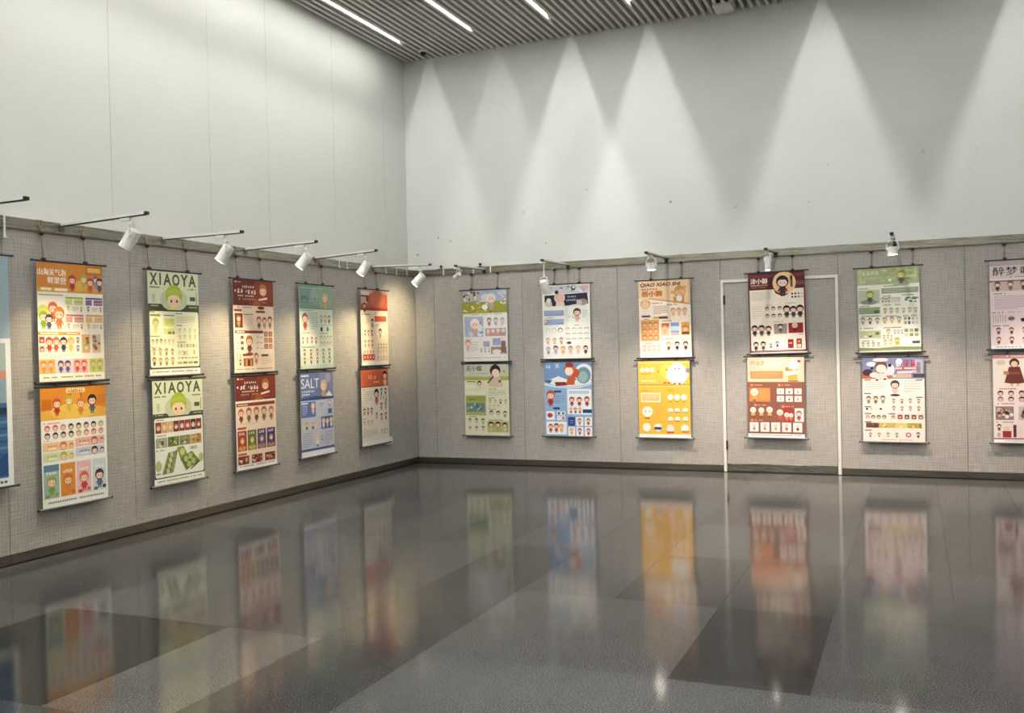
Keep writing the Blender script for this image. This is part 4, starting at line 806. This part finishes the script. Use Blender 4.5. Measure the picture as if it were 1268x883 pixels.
@art
def B3l(a):
    a.rect(0,0,1,1,'f0b848'); a.rect(0,0,1,0.305,'f0bc50'); a.rect(0,0.02,1,0.03,'f6d890'); a.rect(0,0.305,1,0.325,'e09a34'); a.rect(0,0.33,1,0.337,'fae0a0')
    for u in (0.08,0.18,0.28): a.ell(u,0.12,0.045,'f8ead0')
    a.words(0.07,0.165,0.24,0.178,'c08a30',5); a.lines(0.06,0.20,0.32,0.23,2,'e6c070'); a.words(0.06,0.255,0.35,0.275,'f8e8c0',5); a.ell(0.57,0.14,0.14,'f0c858'); a.ell(0.565,0.12,0.03,'8a6a30',0.5); a.ell(0.52,0.29,0.035,'a86a20',0.5); a.ell(0.60,0.29,0.035,'a86a20',0.5); a.ell(0.39,0.14,0.02,'b8942c',1.3)
    a.ell(0.76,0.18,0.21,'f2ece0',0.95); a.ell(0.76,0.09,0.11,'f4efe6',0.9); a.ell(0.96,0.13,0.04,'8a8ea8',1.2); a.ell(0.72,0.105,0.014,'3a2a2a'); a.ell(0.80,0.105,0.014,'3a2a2a'); a.ell(0.71,0.30,0.03,'a8402c',0.5); a.ell(0.80,0.30,0.03,'a8402c',0.5)
    a.words(0.06,0.385,0.2,0.395,'c07a28',5); a.rect(0.05,0.42,0.43,0.54,'f6ecd4'); a.rect(0.07,0.435,0.41,0.525,'ecbc74'); a.lines(0.10,0.45,0.38,0.515,4,'f6e4c4'); a.words(0.56,0.385,0.68,0.395,'c07a28',4)
    for u in (0.62,0.75,0.88): a.ell(u,0.475,0.055,'f4ecde'); a.rect(u-0.03,0.53,u+0.03,0.54,'b8702c')
    a.ell(0.17,0.665,0.105,'f4ecde',0.95); a.ell(0.13,0.66,0.012,'3a3a5a'); a.ell(0.21,0.66,0.012,'3a3a5a'); a.rect(0.12,0.745,0.22,0.76,'9a5a30'); a.lines(0.34,0.60,0.48,0.76,6,'e0a050')
    for v in (0.645,0.76):
        for i,u in enumerate((0.62,0.75,0.90)): a.ell(u,v,0.05,'f2e8da',0.9); a.rect(u-0.045,v+0.02,u+0.045,v+0.032,['b88a5a','b05a30','8a7a60'][i])
    a.rect(0.04,0.80,0.96,0.805,'e09a34'); a.ell(0.15,0.87,0.08,'f4ecde'); a.ell(0.37,0.87,0.075,'f4ecde'); a.rect(0.30,0.865,0.44,0.90,'3c4a8c'); a.ell(0.61,0.885,0.075,'f0dcd0'); a.rect(0.54,0.92,0.68,0.945,'c0503a'); a.ell(0.89,0.88,0.075,'f4e8dc'); a.rect(0.83,0.91,0.96,0.935,'d0705a'); a.rect(0,0.958,1,1,'f4f0ea')

@art
def B4u(a):
    a.rect(0,0,1,1,'6a1c26'); a.rect(0.02,0.21,0.975,0.965,'f3e7d6'); a.rect(0,0,1,0.21,'571e24'); a.rect(0,0.02,1,0.06,'6e3036'); a.poly([(0.45,0.09),(1,0.12),(1,0.17),(0.45,0.15)],'7a3c38')
    a.han('津小御',0.04,0.065,0.345,0.135,'f4e0cc',0.007); a.words(0.05,0.145,0.20,0.16,'c8a8a0',6); a.words(0.20,0.145,0.36,0.16,'c09a58',6); a.words(0.06,0.175,0.32,0.182,'a88884',10)
    a.poly([(0.46,0.21),(0.72,0.21),(0.7,0.28),(0.6,0.30),(0.48,0.26)],'5a2426'); a.ell(0.64,0.135,0.205,'ecc894'); a.ell(0.60,0.20,0.12,'f0b088',0.8); a.rect(0.745,0.045,0.79,0.19,'7a5430'); a.rect(0.753,0.06,0.782,0.10,'3a2418'); a.fig(0.61,0.30,0.26,'241c20','3c3038','f2d4c0')
    a.lines(0.04,0.235,0.42,0.35,7,'b4a89c'); 
    for j in range(2):
        for i,c in enumerate(('1c181a','2a2426','8a7a74','c8bcb0')): a.ell(0.775+0.055*i,0.275+0.04*j,0.018,c,n=10)
    a.lines(0.05,0.41,0.24,0.58,6,'d0c4b4'); a.words(0.32,0.40,0.42,0.408,'a08a80',4); a.words(0.66,0.385,0.84,0.393,'a08a80',6)
    a.faces(0.27,0.60,0.40,0.58,3,2,'2a2224','f2d8c8',0.30); a.row(0.61,0.96,0.57,0.155,3,'2a2224',['3a2c2c','4c3c38','2c2426'])
    a.row(0.03,0.40,0.785,0.14,3,'2a2224',['3a2c2c','5a4640','2c2428']); a.rect(0.435,0.64,0.665,0.765,'9a928e'); a.rect(0.69,0.635,0.945,0.76,'9c2426'); a.fig(0.55,0.75,0.11,'2a2224','5a5250'); a.fig(0.80,0.75,0.12,'e8d0c0','5a1c20'); a.words(0.44,0.61,0.6,0.618,'a08a80',6); a.words(0.86,0.775,0.95,0.782,'3a2a2a',3)
    a.row(0.04,0.30,0.965,0.12,2,'2a2224',['3a2c2c','5c4844']); a.fig(0.37,0.94,0.06,'5a4a4a','2a2224'); a.rect(0.46,0.85,0.60,0.93,'f6f0e6'); a.fig(0.485,0.93,0.075,'5a4a4a','2a2224'); a.rrect(0.67,0.835,0.77,0.945,'9c2426',0.008); a.words(0.69,0.875,0.75,0.89,'f0d8cc',2); a.rrect(0.82,0.83,0.915,0.945,'a83c38',0.008); a.rect(0.835,0.90,0.90,0.935,'f0d8cc'); a.face(0.867,0.86,0.025,'3a2424')
    a.rect(0,0.97,1,0.985,'6a1c26'); a.rect(0,0.988,1,1,'e8dcd0'); a.words(0.05,0.974,0.95,0.98,'c8a090',24)

@art
def B4l(a):
    a.rect(0,0,1,1,'8c5a4a'); a.rect(0,0,1,0.31,'e6c6ac'); a.ell(0.45,0.07,0.2,'ecd6c2',0.4); a.rect(0,0.285,1,0.31,'f2c8a4'); a.glyphs(0.05,0.045,0.33,0.10,3,'cf9a80'); a.words(0.06,0.125,0.22,0.135,'d8b8a0',6); a.rect(0.05,0.175,0.63,0.27,'e68e58'); a.lines(0.08,0.19,0.6,0.255,4,'f0b088')
    a.rect(0.72,0.14,0.88,0.30,'d8a84c'); a.ell(0.82,0.095,0.09,'f6efe8'); a.ell(0.91,0.055,0.03,'8a3430',0.7); a.ell(0.70,0.15,0.03,'8a8a7a',1.2); a.poly([(0.66,0.20),(0.86,0.16),(0.9,0.21),(0.72,0.23)],'f6f0e8'); a.rect(0.72,0.295,0.9,0.305,'3a1c18')
    for (u,v) in ((0.05,0.335),(0.54,0.335),(0.11,0.585),(0.60,0.60),(0.05,0.775)): a.rrect(u,v,u+0.05,v+0.03,'e88a58',0.01); a.words(u+0.07,v+0.008,u+0.22,v+0.02,'d8a888',6)
    a.rrect(0.03,0.385,0.40,0.555,'e28a4c',0.008); a.fig(0.12,0.55,0.16,'f0e0d4','d8a04c','f2d8c4','4a1c18'); a.lines(0.20,0.41,0.37,0.53,6,'eaa878')
    a.tiles(0.52,0.39,0.98,0.575,3,2,0.03,['f4ece4'],1,'e0d0c4',['c89a58','3a3430','c8604a'])
    a.row(0.02,0.46,0.75,0.13,3,'f0e6dc','d8a858','f2d8c4','4a1c18'); a.fig(0.57,0.78,0.13,'f0e6dc','c8504a'); a.rect(0.64,0.63,0.80,0.80,'a83c34'); a.row(0.65,0.80,0.79,0.10,2,'f0e0d4','d87060'); a.rect(0.83,0.635,0.985,0.80,'f2ebe2'); a.fig(0.90,0.79,0.13,'8a7a70','b8403c')
    a.tiles(0.03,0.815,0.99,0.955,5,1,0.035,['f4ece4'],1,['e0d8d0','c8bcb0'],['8a9a84','c8805a','b8a048','c04a40','3a3430']); a.rect(0,0.955,1,1,'f4f0ec'); a.words(0.06,0.968,0.95,0.98,'9a9088',24)

@art
def B5u(a):
    a.rect(0,0,1,1,'e6e6da'); a.rect(0,0,1,0.20,'a5ae82'); 
    for i in range(30): a.ell(0.04+0.92*a.r.random(),0.02+0.15*a.r.random(),0.045,['b4bc8c','98a274','c2c8a4','8a9a68'][i%4],0.45,n=9)
    a.glyphs(0.08,0.035,0.36,0.085,4,'d4dac2'); a.lines(0.09,0.11,0.32,0.17,3,'c8d0b0'); a.rect(0.045,0.01,0.055,0.19,'d8dca8'); a.rect(0.935,0.02,0.945,0.16,'d8dca8'); a.ell(0.53,0.15,0.025,'f4f2dc')
    a.ell(0.71,0.205,0.13,'a8b0a0',0.25); a.fig(0.71,0.205,0.17,'9aa03c','5c5454','e6dc94')
    def hd(u,v,n=5): a.words(u,v,u+0.032*n,v+0.012,'66705a',n)
    hd(0.02,0.235); hd(0.40,0.215,8); a.rect(0.39,0.245,0.98,0.31,'8f9c7c'); a.lines(0.41,0.255,0.95,0.305,4,'c0c8b0'); a.rect(0.01,0.26,0.36,0.42,'b4bda6'); a.ell(0.18,0.405,0.14,'8a9084',0.3); a.fig(0.20,0.415,0.15,'8a9a3a','5c5a54','d8d890'); hd(0.42,0.335,4); hd(0.72,0.33,6)
    a.row(0.38,0.53,0.42,0.065,3,'6a7a5a','8a9a70'); a.row(0.54,0.69,0.42,0.065,3,'c0a8b8','c8b8c0'); 
    for i in range(14): a.ell(0.77+0.19*a.r.random(),0.36+0.06*a.r.random(),0.028,'5c6a50',0.4,n=7)
    hd(0.03,0.445); hd(0.41,0.44,9); a.rect(0.01,0.465,0.36,0.545,'93a27e'); a.ell(0.30,0.52,0.05,'5c6a48',0.6); a.row(0.39,0.98,0.55,0.07,6,['8a8a5a','a89a6a'],['c8a868','a8a070']); hd(0.02,0.565,11); hd(0.42,0.575,7); hd(0.72,0.575,7)
    a.row(0.01,0.37,0.67,0.085,3,'6a7048',['a8a868','5a5a50','a8a0a0']); a.row(0.37,0.72,0.67,0.085,3,'8a8a50',['d0b04c','d8b858','b8a050']); a.tiles(0.74,0.595,0.98,0.695,4,2,0.02,['8a9a78','6a6a60','b8b090','d0d0c0']); hd(0.02,0.71,7); hd(0.41,0.71,9)
    a.pic(0.01,0.745,0.36,0.835,'b4bc94',['6a7a48','d0c878','4a4a44','e0dcc8'],10); a.fig(0.48,0.81,0.08,'8a9a3a','c8c878'); a.row(0.56,0.73,0.80,0.06,3,'a8b0a8','98a4a0'); a.tiles(0.74,0.735,0.98,0.84,3,2,0.02,['8a9270','a8b068','6a7068','c8c8a0']); hd(0.05,0.86,6)
    a.row(0.02,0.36,0.94,0.06,4,'5a6a44','a8a870'); a.row(0.38,0.56,0.93,0.08,2,'a8a840','c8c070'); a.row(0.38,0.56,0.85,0.05,3,'8a8a6a','a8a080'); a.rect(0.58,0.83,0.66,0.93,'c8c46a'); a.fig(0.62,0.92,0.08,'8a9a3a','a8a04a'); a.ell(0.78,0.93,0.08,'f0eed6',0.7); a.rect(0.86,0.88,0.98,0.91,'4c5048'); a.poly([(0,0.945),(0.3,0.955),(0.6,0.94),(1,0.95),(1,1),(0,1)],'848c5c'); a.rect(0,0.985,1,1,'d4dac4')

@art
def B5l(a):
    a.rect(0,0,1,1,'f0e2d8'); a.rect(0,0,1,0.255,'7a82a4'); a.ell(0.15,0.08,0.08,'dce0ea',0.5); a.poly([(0,0.2),(0.3,0.17),(0.5,0.255),(0,0.255)],'b0604c'); a.ell(0.09,0.18,0.085,'4a3438',0.7); a.ell(0.2,0.21,0.08,'e8d4c4',0.6); a.rect(0.83,0.03,0.98,0.20,'b0a8b0'); a.rect(0.88,0.06,0.94,0.19,'7a8294'); a.rect(0.82,0.195,1,0.24,'4a4448'); a.ell(0.44,0.15,0.09,'d8ccd8',1.2); a.ell(0.45,0.095,0.03,'22222e')
    a.poly([(0.23,0.19),(0.40,0.19),(0.42,0.27),(0.22,0.27)],'d8ccc8'); a.ell(0.31,0.11,0.105,'6a4a48'); a.ell(0.31,0.135,0.085,'f2d4c0',0.85); a.ell(0.30,0.03,0.13,'d8d0c4',0.25); a.ell(0.16,0.13,0.025,'2a2430'); a.ell(0.24,0.27,0.025,'2a2430',0.6); a.ell(0.37,0.26,0.025,'2a2430',0.6)
    a.glyphs(0.53,0.035,0.65,0.11,1,'f2eee8'); a.ell(0.60,0.05,0.05,'f0ece6'); a.glyphs(0.67,0.03,0.90,0.11,2,'b02a2c'); a.rect(0.53,0.115,0.90,0.15,'b84a48'); a.words(0.54,0.122,0.88,0.142,'f4e0d8',12); a.poly([(0.57,0.17),(0.86,0.16),(0.8,0.19),(0.57,0.195)],'e8c8b8'); a.rect(0.45,0.205,0.79,0.24,'e8d0a8'); a.words(0.54,0.213,0.78,0.232,'b87a50',8); a.rect(0.4,0.215,0.5,0.24,'c0705a')
    def hd(u,v): a.rect(u,v,u+0.11,v+0.011,'3a3432')
    for u,v in ((0.03,0.265),(0.86,0.265),(0.03,0.425),(0.86,0.47),(0.03,0.585),(0.03,0.665),(0.42,0.665),(0.03,0.765),(0.03,0.865)): hd(u,v)
    a.lines(0.05,0.295,0.37,0.395,6,'b8a89c'); a.fig(0.53,0.445,0.175,'4a3c3c','d8b4b0'); a.ell(0.53,0.45,0.08,'3a3234',0.25); a.lines(0.67,0.28,0.94,0.43,5,'c8b0a4')
    a.row(0.04,0.39,0.555,0.10,3,['5a4c4c','4a3c3c','5a4a48'],['8a7878','6a5858','9a8480']); a.row(0.44,0.97,0.55,0.06,4,'6a5a58',['a89490','4a4044','b89894','a07870']); a.row(0.44,0.97,0.64,0.06,4,'6a5a58',['b8a09c','98888c','c09890','8a6a68'])
    for i,c in enumerate(('2a2226','d8b0a8','f0d8c8','3a3038')): a.ell(0.07+0.075*i,0.615,0.02,c,n=10)
    for i,c in enumerate(('c88a78','6a3a34','4a3a3c','7a2c2c')): a.ell(0.08+0.09*i,0.71,0.034,c,n=12); a.ell(0.08+0.09*i,0.715,0.02,'e8c8b8',n=8)
    for i,c in enumerate(('d8c4b8','b04a44','7a7270','8a6a58','a08a74')): a.rrect(0.455+0.11*i,0.68,0.535+0.11*i,0.735,c,0.006); a.face(0.495+0.11*i,0.707,0.022,'4a3c3c')
    a.rect(0.05,0.78,0.95,0.84,'c8a850'); a.pic(0.05,0.78,0.26,0.84,'6a4a3c',['b05a40','2a2020'],6); a.pic(0.28,0.78,0.50,0.84,'c8b05c',['e8dca0','8a6a40'],5); a.pic(0.52,0.78,0.72,0.84,'dcc878',['f0e4c0','a8884a'],5); a.pic(0.74,0.78,0.95,0.84,'b89a48',['e0d090','6a5430'],5)
    a.row(0.05,0.62,0.955,0.06,4,'6a5a58',['8a7a78','a89894','c8a49c','7a6a6a']); a.ell(0.735,0.92,0.045,'b0504c',n=14); a.ell(0.735,0.92,0.028,'e8d0cc',n=10); a.fig(0.89,0.955,0.07,'3a3034','5a4c4c'); a.words(0.3,0.975,0.8,0.984,'b0a498',16)

@art
def B6u(a):
    a.rect(0,0,1,1,'ecdadA'); a.rect(0,0,1,0.06,'b8a8a8'); a.rect(0,0.06,1,0.20,'d8ccc8'); a.han('醉梦',0.05,0.07,0.42,0.17,'2c2420'); a.glyphs(0.45,0.075,0.95,0.16,3,'5a4636'); a.words(0.3,0.185,0.7,0.195,'8a7c78',10); a.rect(0,0.225,1,0.245,'7a6a6a'); a.rect(0.02,0.24,0.98,0.345,'d0b8b0')
    a.row(0.02,0.98,0.345,0.115,5,['6a4034','7a5040','6a4238','5a3830','7a4c40'],['4a2c2a','8a6a58','5c3a34','3c2626','7a4a44']); a.words(0.03,0.37,0.24,0.38,'5a4a4c',8); a.lines(0.06,0.40,0.72,0.56,9,'b090a8'); a.fig(0.86,0.58,0.14,'3a2a2c','6a4a48'); a.words(0.03,0.585,0.2,0.595,'5a4a4c',6); a.words(0.26,0.585,0.6,0.592,'a898a0',12)
    for i in range(6): a.rect(0.04+0.035*i,0.61+0.005*(i%3),0.048+0.035*i,0.70,'a8787c')
    a.ell(0.31,0.66,0.05,'8a6a64',0.7); a.poly([(0.44,0.665),(0.66,0.63),(0.68,0.66),(0.55,0.69),(0.46,0.70)],'2c2022'); a.fig(0.86,0.71,0.10,'5a3a3a','8a4a4a'); a.words(0.03,0.735,0.28,0.745,'5a4a4c',8)
    a.row(0.02,0.98,0.84,0.085,5,'5a3834',['7a3c40','5a3034','a8706c','8a5048']); a.row(0.02,0.98,0.95,0.09,5,['8a6044','6a4234','5a3834'],['7a4c3c','5a3c34','8a5a50']); a.rect(0,0.962,1,1,'eef2f4'); a.words(0.08,0.975,0.95,0.985,'8a98a8',16)

@art
def B6l(a):
    a.rect(0,0,1,1,'ead8d6'); a.rect(0,0,1,0.045,'b88a8c'); a.words(0.2,0.015,0.9,0.028,'e8d0cc',18); a.rect(0,0.045,1,0.37,'e2d8d0'); a.ell(0.12,0.09,0.07,'c8c0a8',0.6)
    a.poly([(0.24,0.14),(0.40,0.14),(0.47,0.32),(0.40,0.33),(0.26,0.33),(0.17,0.32)],'6a3632'); a.ell(0.32,0.095,0.075,'4a3430'); a.ell(0.32,0.11,0.05,'e2c0ac'); a.rect(0.25,0.20,0.40,0.225,'8a4a3c'); a.rect(0.26,0.33,0.30,0.36,'c8b088'); a.rect(0.35,0.33,0.39,0.36,'c8b088'); a.rect(0.16,0.19,0.24,0.23,'a87a5a')
    a.poly([(0.60,0.17),(0.72,0.16),(0.80,0.34),(0.54,0.36)],'d8b8b0'); a.ell(0.68,0.10,0.05,'3a2c2c'); a.ell(0.69,0.11,0.035,'ecd4c8'); a.fig(0.87,0.34,0.26,'3c2c2c','c89a98'); a.words(0.06,0.385,0.35,0.395,'5a4a4a',9)
    a.faces(0.03,0.97,0.405,0.54,6,2,['4a2e2c','5a3c38','4a3230','8a6a60','6a3c34'],'e8c4b4',0.42); a.words(0.06,0.555,0.32,0.565,'5a4a4a',8)
    for i in range(3): u=0.03+0.34*i; a.pic(u,0.59,u+0.27,0.745,['8a827c','c0b8ac','b8a898'][i],['3c3432','e8dcd4','8a5a50','d0a89c'],12); a.fig(u+0.12,0.735,0.08,'6a4440','a06058')
    a.words(0.04,0.765,0.3,0.775,'5a4a4a',8); a.fig(0.08,0.87,0.08,'3c2a2a','6a4440'); a.rect(0.13,0.87,0.26,0.945,'a0342c'); a.ell(0.19,0.845,0.05,'d8c8b8',0.8); a.rect(0.29,0.80,0.335,0.94,'5c3434'); a.rect(0.05,0.89,0.10,0.94,'c8a8a0'); a.row(0.50,0.72,0.86,0.08,2,'4a3434',['c89a90','8a5a54']); a.rect(0.56,0.88,0.66,0.945,'b8a09c'); a.rect(0.72,0.81,0.76,0.94,'9a6a64'); a.fig(0.87,0.945,0.12,'5a3a38','b0746c')
    a.rect(0,0.952,1,0.965,'8a3c3c'); a.rect(0,0.965,1,1,'f4f2ee'); a.words(0.08,0.978,0.95,0.986,'9a9490',20)

# ------------------------------------------------------------------ hanging scroll posters
GAPW = 0.042                                       # distance of the sheets from the fabric
def poster(wall, s, ztop, key, label, cords=None, group=None, roll=0.0, wd=PWD, ht=PHT, upper=True, gap=GAPW, hang=0.03):
    """s = edge of the sheet towards local -x; cords = the places of the cords along the wall"""
    t = thing('scroll_poster', label, 'poster', place(wall, s+wd/2, ztop-ht, gap), wall_frame(wall), group)
    if roll: t.rotation_euler = (0, roll, wall_frame(wall))
    box('sheet', (-wd/2, wd/2, -0.0006, 0.0006, -0.004, ht+0.004), M['paper'], t)
    a = Art(sum(ord(c)*(i+3) for i, c in enumerate(key)), wd, ht); ARTS[key](a); a.build(t)
    bm = bmesh.new(); h = wd/2+0.033
    bm_tube(bm, [(-h, 0, ht+0.006), (h, 0, ht+0.006)], 0.0072, 12)
    tr = obj('top_rod', bm, M['rod'], t, 0, True)
    for e in (-1, 1):
        bm = bmesh.new(); bm_tube(bm, [(e*(h-0.004), 0, ht+0.006), (e*(h+0.008), 0, ht+0.006)], 0.0088, 12); obj('rod_cap', bm, M['black'], tr, 0, True)
    bm = bmesh.new(); bm_tube(bm, [(-h, 0, -0.009), (h, 0, -0.009)], 0.0082, 12)
    br = obj('bottom_rod', bm, M['rod_gr'] if not upper else M['rod'], t, 0, True)
    for e in (-1, 1):
        bm = bmesh.new(); bm_tube(bm, [(e*(h-0.004), 0, -0.009), (e*(h+0.008), 0, -0.009)], 0.0098, 12); obj('rod_cap', bm, M['black'], br, 0, True)
    if upper:
        for c in cords:
            x = c-(s+wd/2); zc = ht+0.006
            hk = (RAIL1+0.006)-(ztop-ht)
            bm = bmesh.new(); bm_tube(bm, [(x-0.004, 0, zc+0.012), (x-0.001, 0.012, zc+0.10), (x, gap-0.026, hk-0.105)], 0.0030, 6)
            bm_tube(bm, [(x+0.004, 0, zc+0.012), (x+0.003, 0.012, zc+0.10), (x, gap-0.026, hk-0.105)], 0.0026, 6); obj('cord', bm, M['cord'], t)
            bm = bmesh.new(); bm_box(bm, x-0.016, x+0.016, -0.012, 0.012, zc-0.006, zc+0.020); obj('rod_clip', bm, M['black'], t, 0.003)
            bm = bmesh.new(); bm_lathe(bm, [(0, 0.018), (0.010, 0.015), (0.017, 0), (0.012, -0.014), (0, -0.018)], 10, Matrix.Translation((x, gap-0.028, hk-0.095))); bm_bar(bm, (x-0.028, gap-0.03, hk-0.102), (x+0.022, gap-0.03, hk-0.09), 0.006, 0.006); obj('knot', bm, M['black'], t)
            bm = bmesh.new(); bm_tube(bm, [(x, gap-0.026, hk-0.085), (x-0.014, gap-0.024, hk-0.03), (x-0.016, gap-0.022, hk), (x-0.012, gap+0.012, hk)], 0.0027, 6)
            bm_tube(bm, [(x, gap-0.026, hk-0.085), (x+0.012, gap-0.024, hk-0.03), (x+0.014, gap-0.022, hk), (x+0.012, gap+0.012, hk)], 0.0027, 6); obj('hanging_wire', bm, M['wire'], t)
    else:
        for x in (-0.17, 0.15):
            bm = bmesh.new(); bm_tube(bm, [(x, 0, ht+0.012), (x+0.005, -0.004, ht+0.006+hang*0.5), (x, 0, ht+0.006+hang)], 0.0045, 6); bm_box(bm, x-0.012, x+0.012, -0.010, 0.010, ht+0.008, ht+0.016); obj('link_hook', bm, M['black'], t)
    return t

LZ, BZ = 2.155, 2.18
G = 'scroll posters hung along the partition'
poster('L', -6.83, 2.17, 'L0', 'tall blue and white scroll poster hung by itself along the panelled wall', [-6.6, -6.15], G, 0, 0.90, 1.60, True)
for key, s, zt, up_, cords, roll, lab in (
    ('L1u', -5.698, 2.156, True, (-5.633, -5.255), 0.0, 'cream scroll poster with orange header and white Chinese title, upper of its pair'),
    ('L1l', -5.698, 1.234, False, None, 0.0, 'scroll poster with orange scene header and four tall tinted cards, lower of its pair'),
    ('L2u', -4.625, 2.161, True, (-4.601, -4.15), 0.0, 'pale green XIAOYA scroll poster with small figure studies, upper of its pair'),
    ('L2l', -4.605, 1.240, False, None, 0.0, 'pale green XIAOYA scroll poster with gift boxes, lower of its pair'),
    ('L3u', -3.565, 2.150, True, (-3.489, -3.135), 0.0, 'brown headed beige scroll poster with a wooden doorway picture, upper of its pair'),
    ('L3l', -3.566, 1.240, False, None, 0.0, 'brown headed scroll poster with red, green and violet cards, lower of its pair'),
    ('L4u', -2.537, 2.155, True, (-2.409, -2.103), 0.0, 'teal headed pale green scroll poster, above the SALT poster'),
    ('L4l', -2.556, 1.236, False, None, 0.0, 'blue and lavender scroll poster headed SALT'),
    ('L5u', -1.365, 2.157, True, (-1.249, -0.983), 0.0, 'rust red headed cream scroll poster beside the corner, upper of its pair'),
    ('L5l', -1.393, 1.230, False, None, 0.0, 'cream scroll poster with orange red banner beside the corner, lower of its pair')):
    hz = 0.0 if up_ else zprev-0.8955
    zt = zt if up_ else min(zt, zprev-0.916)
    poster('L', s, zt, key, lab, cords, G, roll, upper=up_, hang=0 if up_ else hz-zt-0.006)
    zprev = zt
for key, s, zt, up_, cords, roll, lab in (
    ('B1u', 0.699, 2.163, True, (0.822, 1.175), 0.0, 'scroll poster with yellow green meadow and sky picture across its top'),
    ('B1l', 0.697, 1.248, False, None, 0.003, 'olive green scroll poster with a dark haired figure and brushed title'),
    ('B2u', 1.762, 2.180, True, (1.917, 2.234), 0.0, 'white scroll poster with navy banner and little blue text panels'),
    ('B2l', 1.762, 1.258, False, None, 0.004, 'sky blue scroll poster with red figures and breaking wave'),
    ('B3u', 2.956, 2.174, True, (3.104, 3.453), -0.004, 'peach scroll poster headed QIAO XIAO SHI'),
    ('B3l', 2.926, 1.256, False, None, 0.002, 'bright yellow scroll poster with round white chick shapes'),
    ('B4u', 4.205, 2.198, True, (4.322, 4.682), -0.014, 'dark maroon bordered cream scroll poster on the fabric door'),
    ('B4l', 4.163, 1.276, False, None, 0.008, 'brown scroll poster with orange panels on the fabric door'),
    ('B5u', 5.333, 2.190, True, (5.476, 5.875), -0.010, 'light sage green scroll poster packed with little pictures, upper of its pair'),
    ('B5l', 5.353, 1.253, False, None, 0.004, 'pale pink scroll poster with slate blue header and red lettering'),
    ('B6u', 6.575, 2.200, True, (6.715, 7.05), -0.006, 'pinkish grey scroll poster with brushed calligraphy title'),
    ('B6l', 6.585, 1.262, False, None, 0.0, 'pinkish scroll poster with a figure in a dark red robe')):
    hz = 0.0 if up_ else zprev-0.8955
    zt = zt if up_ else min(zt, zprev-0.916)
    poster('B', s, zt, key, lab, cords, G, roll, upper=up_, hang=0 if up_ else hz-zt-0.006)
    zprev = zt
